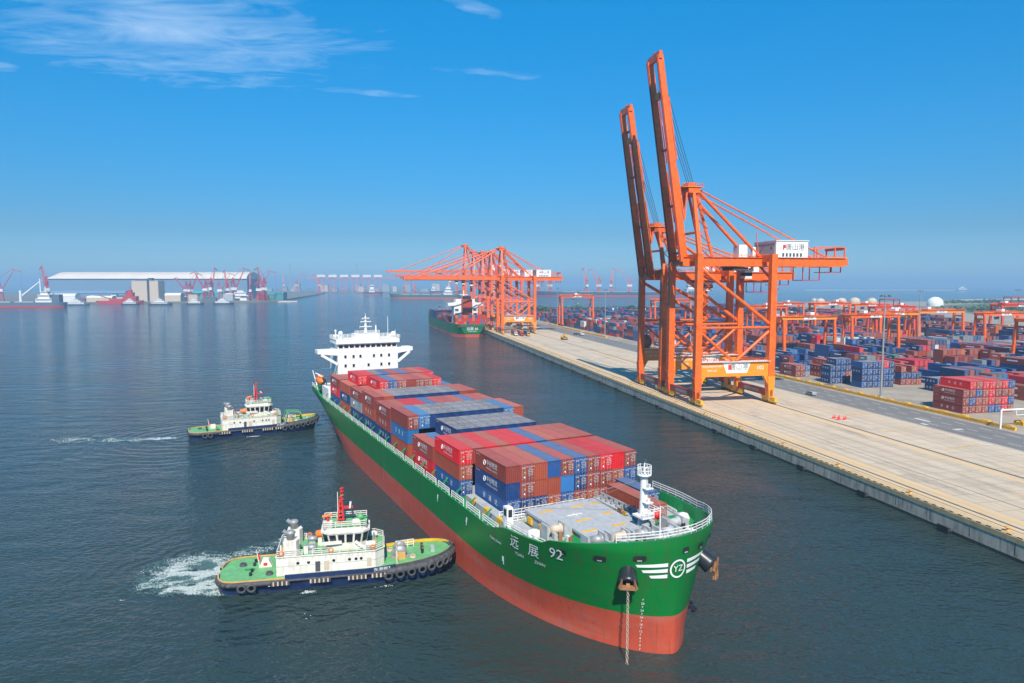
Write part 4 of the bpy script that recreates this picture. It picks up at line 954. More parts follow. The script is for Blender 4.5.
    mb.tube((-.6, 0, RZ + 4.0), (-.6, 0, RZ + 6.0), .16, RED, .09, 8); mb.tube((-1.1, -.2, RZ + 2), (-1.1, -.2, RZ + 5.4), .07, CREAM, n=6)
    for i, z in enumerate((3.9, 4.6, 5.3, 5.8)): mb.tube((-.6, -.1, RZ + z), (-.2, -.2, RZ + z + .3), .2, RED if i != 1 else RUSTY, n=8)
    mb.box(-.5, 1.3, -.35, .35, RZ + 2.5, RZ + 2.75, RED); mb.box(.7, 1.0, -1.5, 1.5, RZ + 2.9, RZ + 3.1, CREAM); mb.build('mast', root, (.9, 0, 0))
    for y in (-2.5, 2.5):
        m_ = MB(); m_.prism([(-8.3, y - 1), (-6.4, y - 1), (-6.0, y), (-6.4, y + 1), (-8.3, y + 1)], T1 - .01 if y > 0 else D + 1.2, T1 + 2.5, CREAM); fn = m_.build('funnel', root)
        m_ = MB(); m_.lathe([(.01, 0), (.62, 0), (.62, .9), (.8, 1.1), (.5, 1.45), (.01, 1.5)], (-7.3, y, T1 + 2.5), STEEL, 12); m_.tube((-7.5, y, T1 + 3.2), (-8.4, y, T1 + 4.0), .35, STEEL, n=10); m_.build('exhaust', fn)
    for x, y in ((-4.2, -2.2), (-4.4, 1.6), (4.9, -2.4), (5.2, 1.8)):
        m_ = MB(); m_.lathe([(.01, -.8), (.42, -.7), (.5, 0), (.42, .7), (.01, .8)], (x, y, T1 + .75), CREAM if x > 0 else STEEL, 12, 'x'); m_.box(x - .5, x + .5, y - .4, y + .4, T1, T1 + .4, GREY); m_.build('life_raft', root)
    mb = MB(); mb.lathe([(.01, -1.7), (.6, -1.5), (.75, 0), (.55, 1.6), (.01, 1.9)], (-2.4, 3.0, T1 + 1.0), ORANGE_BOAT, 10, 'x'); mb.build('rescue_boat', root)
    mb = MB(); mb.lathe([(.02, -1.2), (1.05, -1.2), (1.05, -1.05), (.6, -1.0), (.6, 1.0), (1.05, 1.05), (1.05, 1.2), (.02, 1.2)], (9.6, 0, dz(9.6) + 1.1), STEEL, 16, 'y'); mb.box(8.8, 10.4, -1.8, -1.4, dz(9), dz(9) + 1.2, OCHRE); mb.box(8.8, 10.4, 1.4, 1.8, dz(9), dz(9) + 1.6, GREY); mb.box(8.2, 11, -1.2, 1.2, dz(9), dz(9) + .5, STEEL); mb.build('towing_winch', root)
    mb = MB()
    for y in (-.7, .7): mb.tube((13.2, y, dz(13)), (13.2, y, dz(13) + 1.3), .22, BLACK, n=10)
    mb.beam((13.2, -1.1, dz(13) + 1.1), (13.2, 1.1, dz(13) + 1.1), .25, .25, RUSTY); mb.box(14.6, 15.2, -1, 1, dz(15), dz(15) + .5, GREY)
    for y in (-2.6, -1.2, 1.2, 2.6): mb.tube((-13.4, y, 2.05), (-13.4, y, 2.6), .22, BLACK, n=8)
    mb.box(-14.6, -13.1, -.5, -.2, 2.06, 2.25, DKGREEN); mb.build('towing_bitt', root)
    mb = MB(); mb.box(-12.4, -11.0, .9, 2.1, 2.06, 3.2, CREAM) if variant else mb.prism_y([(-12.6, 2.06), (-10.6, 2.06), (-11.1, 3.3), (-12.1, 3.3)], .3, 1.5, CREAM); mb.box(-11.9, -11.3, .25, .31, 2.35, 2.85, RED) if not variant else None; mb.build('hatch_box', root)
    mb = MB(); mb.tube((-12.6, .9, 2.05), (-13.0, .9, 4.9), .06, CREAM, n=6); mb.add([(-12.95, .9, 4.5), (-12.7, .92, 3.1), (-12.35, 1.1, 2.9), (-12.6, 1.0, 4.1)], [(0, 1, 2, 3)], RED); mb.build('flagpole', root)
    mb = MB(); me = text_mesh('东港拖7' if not variant else '东港拖5', .75)
    mb.mesh_in(me, LETTER, lambda c: Vector((6.6 + c.x, -(bb(6.6 + c.x, 1.7) + .02), dz(6.6 + c.x) + .38 + c.y * .8))); mb.build('name_lettering', root)
    if variant:
        mb = MB()
        for sg in (-1, 1): mb.beam((8.2, sg * 2.6, dz(8)), (9.0, sg * 1.8, dz(9) + 3.2), .2, .2, TUGDECK); mb.beam((13.6, sg * 2.4, dz(13)), (12.8, sg * 1.7, dz(13) + 2.6), .2, .2, TUGDECK); mb.beam((9.0, sg * 1.8, dz(9) + 3.2), (12.8, sg * 1.7, dz(13) + 2.6), .25, .25, TUGDECK)
        mb.beam((9.0, -1.8, dz(9) + 3.2), (9, 1.8, dz(9) + 3.2), .2, .2, TUGDECK); mb.build('towing_arch', root)
    for x, y in ((-10.6, -2.6), (8.0, 2.6), (11.6, -1.8), (-15.2, 1.6)):
        m_ = MB()
        for i in range(3): m_.torus((x, y, dz(x) + .1 + .14 * i), .5 - .05 * i, .09, BEIGE if x > 0 else DGREY, 'z', 14, 5)
        m_.build('rope_coil', root)
    rl = random.Random(7 + variant)
    for i in range(14):
        x = rl.choice((rl.uniform(-5.6, -3), rl.uniform(4.6, 6.2), rl.uniform(-9, -8.6))); y = rl.uniform(-3.2, 3.2); w_ = rl.uniform(.2, .5); h_ = rl.uniform(.4, 1.2)
        m_ = MB(); m_.box(x - w_, x + w_, y - w_ * .8, y + w_ * .8, T1, T1 + h_, rl.choice((CREAM, STEEL, CREAM, OCHRE, DGREY))) if i % 3 else m_.tube((x, y, T1), (x, y, T1 + h_ + .5), .16, rl.choice((CREAM, RED, STEEL)), n=8); m_.build('deck_locker' if i % 3 else 'ventilator', root)
    for x, sg in ((-8.6, -1), (-1.2, -1), (5.2, -1), (-5.0, 1), (2.0, 1)): m_ = MB(); m_.torus((x, sg * 3.68, D + 3.75), .34, .09, ORANGE_BOAT, 'y', 12, 6); m_.build('lifebuoy', root)
    return root
tug((-27.9, 107.6, 0), R(11.5), 'white and navy tug pushing near the bow of the big green ship', 0).scale = (1.0, 1.0, .95)
tug((-81.6, 214.4, 0), R(27.0), 'farther tug with a green towing arch, at the stern of the big ship', 1).scale = (1.06, 1.0, 1.06)

# ---- churned water behind the tugs, small patches of foam
def vnoise(x, y, seed):
    xi = np.floor(x).astype(int); yi = np.floor(y).astype(int); fx = x - xi; fy = y - yi; fx = fx * fx * (3 - 2 * fx); fy = fy * fy * (3 - 2 * fy)
    h = lambda a, b: ((np.sin(a * 127.1 + b * 311.7 + seed * 74.7) * 43758.5453) % 1.0)
    return (h(xi, yi) * (1 - fx) + h(xi + 1, yi) * fx) * (1 - fy) + (h(xi, yi + 1) * (1 - fx) + h(xi + 1, yi + 1) * fx) * fy
def fbm(x, y, seed, o=5):
    r_ = 0; a = .5
    for i in range(o): r_ = r_ + a * vnoise(x * 2 ** i, y * 2 ** i, seed + i); a *= .5
    return r_
FOAM = M('foam', (0.62, 0.68, 0.63), 0.7, var=0.1, scale=1.0)
SLICK = M('churned_water', (0.10, 0.17, 0.14), 0.25, var=0.2, scale=1.0)
def foam(name, blobs, cell, seed, lo):
    rr = np.random.RandomState(seed); mb = MB()
    x0 = min(b[0] - b[2] - b[3] for b in blobs); x1 = max(b[0] + b[2] + b[3] for b in blobs); y0 = min(b[1] - b[2] - b[3] for b in blobs); y1 = max(b[1] + b[2] + b[3] for b in blobs)
    gx, gy = np.meshgrid(np.arange(x0, x1, cell), np.arange(y0, y1, cell)); gx = gx + rr.uniform(-.3, .3, gx.shape) * cell; gy = gy + rr.uniform(-.3, .3, gy.shape) * cell
    d = np.zeros_like(gx)
    for bx_, by_, rx, ry, ang, amp in blobs:
        u = (gx - bx_) * cos(ang) + (gy - by_) * sin(ang); v = -(gx - bx_) * sin(ang) + (gy - by_) * cos(ang)
        d = np.maximum(d, amp * np.maximum(0, 1 - (u / rx) ** 2 - (v / ry) ** 2))
    wx = gx * .16 + 1.2 * fbm(gx * .08, gy * .08, seed + 9); wy = gy * .28 + 1.2 * fbm(gx * .08 + 7, gy * .08, seed + 4)
    nz = fbm(wx, wy, seed); ridge = 1 - np.abs(2 * fbm(wx * 1.7 + 3, wy * 1.7, seed + 20) - .97) * 2.2
    f = d * (0.62 * ridge + 0.75 * (nz - .25)); p = np.clip((f - lo) / .38, 0, 1) ** 1.3
    keep = rr.rand(*gx.shape) < p
    for x, y in zip(gx[keep], gy[keep]):
        s_ = cell * rr.uniform(.45, .75); a = rr.uniform(0, pi); c_, q_ = s_ * cos(a), s_ * sin(a)
        mb.add([(x + c_, y + q_, .02), (x - q_, y + c_, .035), (x - c_, y - q_, .02), (x + q_, y - c_, .03)], [(0, 1, 2, 3)], FOAM)
    return struct(mb.build(name), 'stuff')
def churn(name, blobs, cell, seed, lo):
    global FOAM
    keep_ = FOAM; FOAM = SLICK; o = foam(name, blobs, cell, seed, lo); FOAM = keep_; o.location.z = -0.008; return o
B1 = [(-49.5, 102.6, 6.5, 3.4, .25, 1.3), (-50.5, 108.5, 7.5, 4.6, .5, 1.3), (-54, 110.5, 10, 7.5, .6, .86), (-44, 119, 17, 3.6, .75, .62), (-54.5, 104.5, 7, 5.5, 0, .8), (-46.0, 101.0, 4, 2, 0, 1.0)]
foam('wake_foam', B1, .13, 3, .20); churn('churned_water', B1, .22, 13, .06)
B2 = [(-108, 204.8, 8, 2.6, .2, 1.1), (-117, 203, 13, 4.6, .05, .78), (-130, 204, 16, 8, 0, .52)]
foam('wake_foam', B2, .26, 5, .2); churn('churned_water', B2, .4, 15, .12)
foam('wash_foam', [(-31, 101.0, 4, .8, .1, 1.0), (-29, 92, 14, 7, .1, .42), (-80, 208.0, 4, 1.0, .5, 1.0), (-17, 119, 7, 2.5, .2, .55), (-58, 98.4, 2.0, .8, .3, .8), (-20, 103.0, 3, .6, .2, .8)], .16, 8, .30)
# ------------------------------------------------------------------ ship-to-shore gantry cranes
# local frame: x landwards from the seaside rail, y along the quay, z above the apron
def quay_crane(q, label, group, raised, gz=52.0, apex=78.0, boom=68.0, back=56.0, paint=ORANGE, portal=AMBER, angle=80.0, detail=True, e_rail=111.5, reel=False, hs_x=0.0):
    root = empty('quay_crane', W(e_rail, q), Q); tag(root, label, 'crane', group)
    G = 28.6; Y = 11.0; gt = gz + 3.6
    def P(name, mb, par=root): return mb.build(name, par)
    for x in (0, G):
        for y in (-Y, Y):
            mb = MB(); mb.beam((x, y, 5.2), (x, y, gt + .6), 2.4, 2.3, paint, 2.2, 2.1, up=(0, 1, 0))
            mb.beam((x, y, 1.9), (x, y, 9.9), 1.7, 2.4, portal if x else paint, 2.9, 2.4, up=(0, 1, 0)); P('leg', mb)
    # bogies and sill beams on each rail
    for x in (0, G):
        mb = MB(); mb.box(x - .55, x + .55, -Y - 1.2, Y + 1.2, 2.6, 4.9, DKRED if x else DKRED)
        if detail: mb.box(x - .58, x - .56, -5, 5, 3.2, 4.3, STEEL)
        P('sill_beam', mb)
        for y in (-Y - 2.2, -Y + 2.4, Y - 2.4, Y + 2.2):
            mb = MB(); mb.prism_y([(x - .5, 1.0), (x + .5, 1.0), (x + .5, 2.5), (x - .5, 2.5)], y - 2.0, y + 2.0, YELLOW) if detail else mb.box(x - .7, x + .7, y - 2, y + 2, .3, 2.5, YELLOW)
            if detail:
                for k in range(4): mb.lathe([(.01, -.25), (.46, -.25), (.5, -.1), (.5, .1), (.46, .25), (.01, .25)], (x, y - 1.55 + k * 1.03, .5), DGREY if k % 2 else RUSTY, 10, 'x'); mb.box(x - .62, x + .62, y - 1.7 + k * 1.03, y - 1.35 + k * 1.03, .7, 1.2, YELLOW)
                mb.box(x - .8, x + .3, y + 1.4, y + 1.9, 1.4, 2.4, RED if y > 0 else WHITE)
            P('bogie', mb)
    # portal beams with haunches, braces
    for y in (-Y, Y):
        mb = MB(); mb.prism_y([(.6, 6.0), (3.0, 10.2), (G - 3.0, 10.2), (G - .6, 6.0), (G - .6, 15.4), (.6, 15.4)], y - .75, y + .75, portal)
        mb.box(.8, G - .8, y - 1.6, y + 1.6, 15.4, 15.55, WHITE)
        if detail: mb.rail([(1, y - 1.5, 15.55), (G - 1, y - 1.5, 15.55)], 1.1, paint, .05, 2.2, 2)
        b_ = P('portal_beam', mb)
        mb = MB(); mb.add([(9.5, y - .78, 15.3), (20.5, y - .78, 15.3), (19, y - .78, 11.4), (11, y - .78, 11.4)], [(3, 2, 1, 0)], WHITE)
        if detail:
            mb.mesh_in(text_mesh('唐山港', 2.4), DGREY, plane_map((15.8, y - .80, 13.4), (1, 0, 0), (0, 0, 1))); mb.box(11.6, 12.9, y - .81, y - .79, 12.6, 14.4, RED)
            mb.mesh_in(text_mesh('TANGSHAN PORT', 1.0), LETTER, plane_map((5.4, y - .79, 13.9), (1, 0, 0), (0, 0, 1))); mb.mesh_in(text_mesh('ZMC 65t', 1.0), LETTER, plane_map((5.4, y - .79, 12.4), (1, 0, 0), (0, 0, 1)))
            mb.mesh_in(text_mesh('102' if q < 250 else '103', 2.0), LETTER, plane_map((24.2, y - .79, 13.1), (1, 0, 0), (0, 0, 1)))
        mb.build('sign', b_)
        mb = MB(); r_ = .55
        mb.tube((0, y, 27.5), (G, y, 27.5), r_ * .85, paint); mb.tube((.4, y, 26.5), (G * .48, y, 15.6), r_, paint); mb.tube((G - .4, y, 26.5), (G * .52, y, 15.6), r_, paint)
        mb.tube((.6, y, gz - 1.0), (G - .6, y, 28.6), r_ * 1.2, paint); P('brace', mb)
    mb = MB()                                             # cross ties along the quay
    for x in (0, G):
        mb.beam((x, -Y, gt - .8), (x, Y, gt - .8), 1.7, 2.4, paint)
        if x: mb.tube((x, -Y, 44), (x, Y, 44), .5, paint); mb.tube((x, -Y, 44), (x, 0, gt - 2), .45, paint); mb.tube((x, Y, 44), (x, 0, gt - 2), .45, paint)
        mb.beam((x, -Y, 14.2), (x, Y, 14.2), 1.2, 1.8, paint) if x else None
        P('cross_beam', mb); mb = MB()
    # main girder, two boxes
    mb = MB()
    for y in (-4.2, 4.2):
        mb.box(-3.2, back, y - .8, y + .8, gz, gz + 3.3, paint)
        if detail: mb.rail([(-2, y * 1.28, gz + 3.3), (back, y * 1.28, gz + 3.3)], 1.1, paint, .05, 2.6, 2); mb.box(-3, back, y * 1.18 - .5, y * 1.18 + .5, gz + 3.1, gz + 3.25, paint)
    for x in (-2.5, 6, 14, 22, 38, 46, back - .6): mb.box(x - .5, x + .5, -3.4, 3.4, gz + .4, gz + 2.4, paint)
    P('girder', mb)
    mb = MB(); mb.box(back - 9, back + .6, -5.4, 5.4, gz + 3.3, gz + 3.5, portal); mb.box(back - 3, back + 1.6, -4.9, 4.9, gz + .6, gz + 3.1, paint)
    for y in (-5.2, 5.2):
        mb.beam((back - .3, y, gz + 3.4), (back - .3, y, gz + 7.4), .4, .4, paint); mb.beam((back - 4.4, y, gz + 3.4), (back - 4.4, y, gz + 7.2), .4, .4, paint); mb.beam((back - 13, y, gz + 7.2), (back, y, gz + 7.2), .3, .35, paint); mb.beam((back - 13, y, gz + 3.4), (back - 13, y, gz + 7.2), .3, .3, paint)
    mb.box(back - 1.2, back, -5, 5, gz + 6.2, gz + 7.2, DKRED)
    for a, b in (((back - 16, -3, gz), (back - 16, -3, gz - 5)), ((back - 9, -3, gz), (back - 9, -3, gz - 5)), ((back - 16, 3, gz), (back - 16, 3, gz - 5)), ((back - 9, 3, gz), (back - 9, 3, gz - 5)), ((back - 16, -3, gz - 5), (back - 9, -3, gz - 5)), ((back - 16, 3, gz - 5), (back - 9, 3, gz - 5)), ((back - 16, -3, gz - 5), (back - 16, 3, gz - 5)), ((back - 9, -3, gz - 5), (back - 9, 3, gz - 5)), ((back - 7, -3, gz - 2), (back, -3, gz - 2)), ((back - 7, 3, gz - 2), (back, 3, gz - 2)), ((back, 3, gz - 2), (back, 3, gz)), ((back, -3, gz - 2), (back, -3, gz)), ((back - 4, -3, gz - 2), (back - 4, -3, gz))):
        mb.beam(a, b, .28, .28, PORTRED)
    P('girder_end', mb)
    # machinery house
    mb = MB(); h0, h1 = gz + 3.6, gz + 9.6; mb.box(31.5, 44.5, -5.6, 9.0, h0, h1, WHITE); mb.box(31.2, 44.8, -5.9, 9.3, h1, h1 + .25, WHITE)
    hs = P('machinery_house', mb); hs.location = (hs_x, 0, -.3)
    mb = MB(); mb.mesh_in(text_mesh('唐山港', 2.6), DGREY, plane_map((39.2, -5.63, gz + 7.2), (1, 0, 0), (0, 0, 1))); mb.box(34.2, 35.4, -5.64, -5.62, gz + 6.4, gz + 8.2, RED); mb.box(34.7, 35.5, -5.645, -5.63, gz + 6.2, gz + 6.9, LETTER); mb.build('sign', hs)
    if detail:
        for k in range(6): m_ = MB(); m_.box(34.0 + k * 1.45, 34.8 + k * 1.45, -5.66, -5.6, gz + 3.9, gz + 5.2, DGREY); m_.build('vent', hs)
        m_ = MB(); m_.box(31.44, 31.5, -4.8, 8.0, gz + 4.0, gz + 8.8, GREY); m_.box(31.42, 31.46, -3, -2, gz + 6.6, gz + 7.6, DGREY); m_.build('louvre', hs)
        m_ = MB(); m_.box(22.5, 26, 2, 6, gz + 3.4, gz + 8.2, WHITE); P('electric_house', m_); m_ = MB(); m_.box(24.2, 25.4, -4.6, -3.2, gz + 3.4, gz + 7.0, WHITE); P('electric_cabinet', m_)
    # A-frame
    mb = MB()
    for y in (-Y, Y): mb.beam((0, y, gt), (1.0, y * .30, apex - 1), 1.5, 1.4, paint, 1.1, 1.0, up=(0, 1, 0))
    for y in (-4.2, 4.2): mb.tube((8.5, y, gz + 3.2), (2.0, y * .7, apex - 1), .55, paint)
    mb.box(-1.2, 3.2, -4.2, 4.2, apex - 2.2, apex - .2, paint); mb.box(-3.8, 4.4, -4.6, 4.6, apex - .2, apex, portal); mb.box(-.6, 2.6, -2.4, 2.4, apex, apex + 1.6, paint); mb.beam((0, -Y * .72, gt + 8), (0, Y * .72, gt + 8), .7, .8, paint)
    mb.rail([(-3.8, -4.6, apex), (4.4, -4.6, apex), (4.4, 4.6, apex)], 1.1, paint, .05, 1.4, 2); P('apex_frame', mb)
    mb = MB()
    for y in (-4.2, 4.2):
        mb.tube((2.6, y * .8, apex - 1.2), (27.5, y, gz + 3.3), .62, paint); mb.tube((2.8, y * .6, apex - .5), (back - 7, y, gz + 3.4), .30, paint)
        mb.tube((27, y, gz + 3.3), (25.6, y, gz + 12.2), .16, paint)
    P('backstay', mb)
    # boom
    hx, hz = -2.6, gz + 1.7; a = R(angle if raised else 0.0); dx, dz = -cos(a), sin(a); nx, nz = -sin(a) , -cos(a)      # n: under side of the boom
    def B(u, y, v=0.0): return Vector((hx + dx * u - nx * v * 1.0, y, hz + dz * u - nz * v * 1.0))
    mb = MB()
    for y in (-4.2, 4.2):
        mb.beam(B(0, y), B(boom, y), 1.5, 2.7, paint, 1.3, 2.1, up=(-nx, 0, -nz))
        if detail: mb.beam(B(0, y, -1.5), B(boom, y, -1.2), .5, .3, DKRED, up=(-nx, 0, -nz))
    for u in (3, 20, 40, 58): mb.beam(B(u, -3.6, .6), B(u, 3.6, .6), .7, .8, paint)
    mb.beam(B(boom, -5.2), B(boom, 5.2), 1.2, 2.6, paint); mb.beam(B(boom + .6, -2, .6), B(boom + 2.4, 2, .9), .5, .5, paint)
    if detail:
        for y in (6.0,):
            mb.beam(B(2, y, .4), B(boom, y, .4), .7, .12, paint)
            for u in range(3, int(boom), 4): mb.beam(B(u, y * 1.05, .4), B(u, y * 1.05, 1.5), .09, .09, paint)
            mb.beam(B(2, y * 1.05, 1.5), B(boom, y * 1.05, 1.5), .09, .09, paint); mb.beam(B(2, y * 1.05, 1.0), B(boom, y * 1.05, 1.0), .07, .07, paint)
        mb.box(*(lambda p: (p.x - .8, p.x + .8, -1.5, 1.5, p.z - 1, p.z + 1))(B(boom * .82, 0)), portal)
    bm_ = P('boom', mb)
    mb = MB()
    if raised:
        for y in (-2.2, -.8, .8, 2.2): mb.tube((1.5, y, apex + 1.2), B(boom * .86, y * 1.4, 1.4), .11, CABLE, n=5)
        for y in (-4.0, 4.0): mb.beam(B(boom * .45, y, 1.6), B(boom * .2, y, 2.2), .5, .35, paint); mb.beam(B(boom * .2, y, 2.2), (-1.5, y * .8, apex - 2), .5, .4, paint); mb.beam(B(boom * .8, y, 1.7), B(boom * .5, y, 2.0), .4, .3, paint)
        P('hoist_ropes', mb)
    else:
        for y in (-4.2, 4.2): mb.tube((-1.5, y * .7, apex - 1), B(boom * .48, y, 1.4), .42, paint); mb.tube((-1.5, y * .7, apex - .4), B(boom * .86, y, 1.2), .42, paint)
        P('forestay', mb)
    # trolley, cab and spreader
    tx = 20.0 if raised else -30.0
    mb = MB(); mb.box(tx - 3, tx + 3, -4, 4, gz - 1.4, gz - .3, DGREY); mb.box(tx - 4, tx - 1, -3.6, 3.6, gz - .3, gz + .6, DGREY); tr = P('trolley', mb)
    mb = MB(); mb.box(tx + 3.2, tx + 6, -1.6, 1.6, gz - 4.4, gz - 1.2, WHITE); mb.box(tx + 3.15, tx + 6.05, -1.65, 1.65, gz - 3.4, gz - 2.2, GLASS); mb.build('cab', tr)
    if detail:                                            # zig-zag stair up the seaside leg and the apex
        mb = MB(); z = 16.0; k = 0
        while z < apex - 3:
            yo = -Y + 1.2 if z < gt else -Y * .30 + 1.2; x0, x1 = (1.4, 4.6)
            if z > gt: yo = lerp(-Y, -Y * .3, (z - gt) / (apex - gt)) + 1.2
            a_, b_ = (x0, x1) if k % 2 else (x1, x0); mb.beam((a_, yo, z), (b_, yo, z + 2.6), .7, .14, paint); mb.beam((a_, yo - .4, z + 1), (b_, yo - .4, z + 3.6), .07, .07, paint); mb.box(b_ - .6, b_ + .6, yo - .6, yo + .6, z + 2.55, z + 2.65, paint); z += 2.6; k += 1
        P('stair', mb)
    if reel:
        mb = MB(); mb.lathe([(.02, -.5), (3.0, -.5), (3.0, -.35), (1.5, -.3), (1.5, .3), (3.0, .35), (3.0, .5), (.02, .5)], (2.5, Y + 1.6, 18.2), RUSTY, 20, 'y'); mb.box(.5, 4.5, Y + .6, Y + 2.6, 15, 15.8, paint); P('cable_reel', mb)
    return root
quay_crane(232, 'nearest orange quay crane with its boom raised, tallest crane at the quay edge', 'quay cranes with raised booms', True, gz=49.4, apex=77.5, boom=71.5, back=62.0, angle=81.5, e_rail=112.6, hs_x=1.5)
quay_crane(263, 'second orange quay crane with raised boom, partly behind the nearest one', 'quay cranes with raised booms', True, gz=44.6, apex=66.0, boom=66.0, back=60.0, reel=True, e_rail=113.4, angle=81.5)
quay_crane(588, 'orange quay crane with lowered boom, nearest of the group over the berthed green ship', 'quay cranes with lowered booms', False, gz=46.0, apex=74.0, boom=80.0, back=54)
for i, (q, lb, g_, ap, bo, pt) in enumerate(((640, 'faded red quay crane just behind the nearest crane over the berthed ship', 47, 73, 78, ROSE), (690, 'faded red quay crane in the middle of the row over the berthed ship', 48, 75, 78, ROSE),
        (750, 'faded red quay crane fourth along the row over the berthed ship', 50, 78, 80, ROSE), (818, 'orange quay crane farthest along the row over the berthed ship, highest boom', 56, 89, 88, ORANGE))):
    quay_crane(q, lb, 'quay cranes with lowered booms', False, gz=g_, apex=ap, boom=bo, back=52, paint=pt, portal=AMBER, detail=False)

# ------------------------------------------------------------------ yard gantry cranes on rubber tyres
def yard_crane(e0, q, label, span=31.0, h=23.0, paint=ORANGE, top=AMBER, base=9.0, trolley=.5, frame=False):
    root = empty('yard_gantry_crane', W(e0, q), Q); tag(root, label, 'yard crane', 'yard gantry cranes over the container stacks')
    for x in (0, span):
        for y in (-base / 2, base / 2):
            mb = MB(); mb.beam((x, y, 2.4), (x, y * .72, h - .6), 1.6, 1.3, paint, 1.3, 1.1, up=(0, 1, 0)); mb.build('leg', root)
        mb = MB(); mb.box(x - .7, x + .7, -base / 2 - 2, base / 2 + 2, 1.3, 2.6, paint)
        for y in (-base / 2 - 1.2, -base / 2 + .8, base / 2 - .8, base / 2 + 1.2): mb.lathe([(.01, -.35), (.75, -.35), (.75, .35), (.01, .35)], (x, y, .76), BLACK, 12, 'x')
        mb.build('wheel_base', root)
        mb = MB(); mb.box(x - .5, x + .5, -base * .36, base * .36, h - 3.4, h - 2.4, paint); mb.build('end_tie', root)
    mb = MB()
    for y in (-base * .36, base * .36):
        mb.box(-1.2, span + 1.2, y - .6, y + .6, h - .6, h + 1.2, top if y < 0 else paint); mb.rail([(-1, y * 1.25, h + 1.2), (span + 1, y * 1.25, h + 1.2)], 1.0, paint, .06, 2.5, 2); mb.box(-1, span + 1, y * 1.22 - .4, y * 1.22 + .4, h + 1.1, h + 1.25, paint)
    for x in (-.6, span + .6): mb.box(x - .6, x + .6, -base * .36, base * .36, h - .5, h + 1.1, paint)
    g_ = mb.build('girder', root)
    mb = MB(); mb.box(span * .38, span * .62, -base * .36 - .66, -base * .36 - .61, h - .5, h + 1.0, WHITE); mb.mesh_in(text_mesh('唐山港', 1.2), DGREY, plane_map((span * .5, -base * .36 - .68, h + .25), (1, 0, 0), (0, 0, 1))); mb.build('sign', g_)
    mb = MB(); tx = span * trolley; mb.box(tx - 3, tx + 3, -3.4, 3.4, h + 1.3, h + 2.1, paint); mb.box(tx - 2.2, tx + .4, -2, 2, h + 2.1, h + 3.6, WHITE); mb.box(tx + 1, tx + 2.4, -2.4, 1, h + 2.1, h + 3.0, STEEL); tr = mb.build('trolley', root)
    mb = MB(); mb.box(tx - 4.6, tx - 2.8, -1.2, 1.0, h - 3.4, h - 1.0, WHITE); mb.box(tx - 4.65, tx - 2.75, -1.25, 1.05, h - 2.6, h - 1.7, GLASS); mb.build('cab', tr)
    mb = MB(); mb.box(tx - .6, tx + .6, -6, 6, h - 7.2, h - 6.6, YELLOW)
    for y in (-2, 2): mb.tube((tx, y, h - 6.6), (tx, y, h + 1.3), .06, CABLE, n=5)
    mb.build('spreader', tr)
    if frame:
        mb = MB()
        for x in (span * .25, span * .62): 
            for y in (-3, 3): mb.beam((x, y, h + 1.2), (x, y, h + 6.4), .5, .5, DKRED)
        for y in (-3, 3): mb.beam((span * .25, y, h + 6.4), (span * .62, y, h + 6.4), .5, .5, DKRED)
        for x in (span * .25, span * .62): mb.beam((x, -3, h + 6.4), (x, 3, h + 6.4), .5, .5, DKRED)
        mb.build('hoist_frame', root)
    return root
REDO = M('yard_crane_red', (0.72, 0.075, 0.03), .45, var=.08)
for a in ((193, 680, 'yard gantry crane far down the barrier, standing alone against the water', 33, 30, ORANGE, ORANGE, 12, .5, False),
          (264, 610, 'yard gantry crane seen through the legs of the raised quay cranes', 36, 27, ORANGE, ORANGE, 12, .35, False),
          (233, 356, 'yard gantry crane with amber girder just landward of the nearest quay crane', 33, 23, ORANGE, AMBER, 10, .62, False),
          (281, 360, 'yard gantry crane behind the tall grey lamp mast', 32, 23.5, ORANGE, ORANGE, 9, .35, False),
          (342, 480, 'yard gantry crane in front of the beige domes', 31, 27, ORANGE, ORANGE, 9, .7, False),
          (372, 450, 'red yard gantry crane with a square hoist frame, near the beige domes', 33, 25, REDO, REDO, 10, .75, True),
          (373, 410, 'yard gantry crane with amber girder near the white dome', 36, 23.5, ORANGE, AMBER, 10, .3, False),
          (452, 420, 'red yard gantry crane with a hoist frame, before the green scrubland', 36, 27, REDO, REDO, 12, .2, True),
          (312.5, 275, 'nearest yard gantry crane, big orange legs at the edge of the view', 35, 25, ORANGE, ORANGE, 11, .6, False),
          (391, 375, 'yard gantry crane in the inland rows, right of the white dome', 33, 23, ORANGE, ORANGE, 9, .5, False),
          (300, 500, 'small looking yard gantry crane at the back, behind the amber one', 30, 24, ORANGE, ORANGE, 9, .5, False),
          (398, 505, 'yard gantry crane far back, left of the white dome', 32, 25, ORANGE, ORANGE, 9, .4, False),
          (345, 545, 'yard gantry crane at the very back before the beige domes', 32, 25, ORANGE, ORANGE, 9, .6, False),
          (330, 395, 'yard gantry crane between the lamp mast and the white dome', 29, 23, ORANGE, AMBER, 8, .5, False)):
    e0, q, lb, sp_, h, pt, tp, bs, tr, fr = a; yard_crane(e0, q, lb, sp_, h, pt, tp, bs, tr, fr)

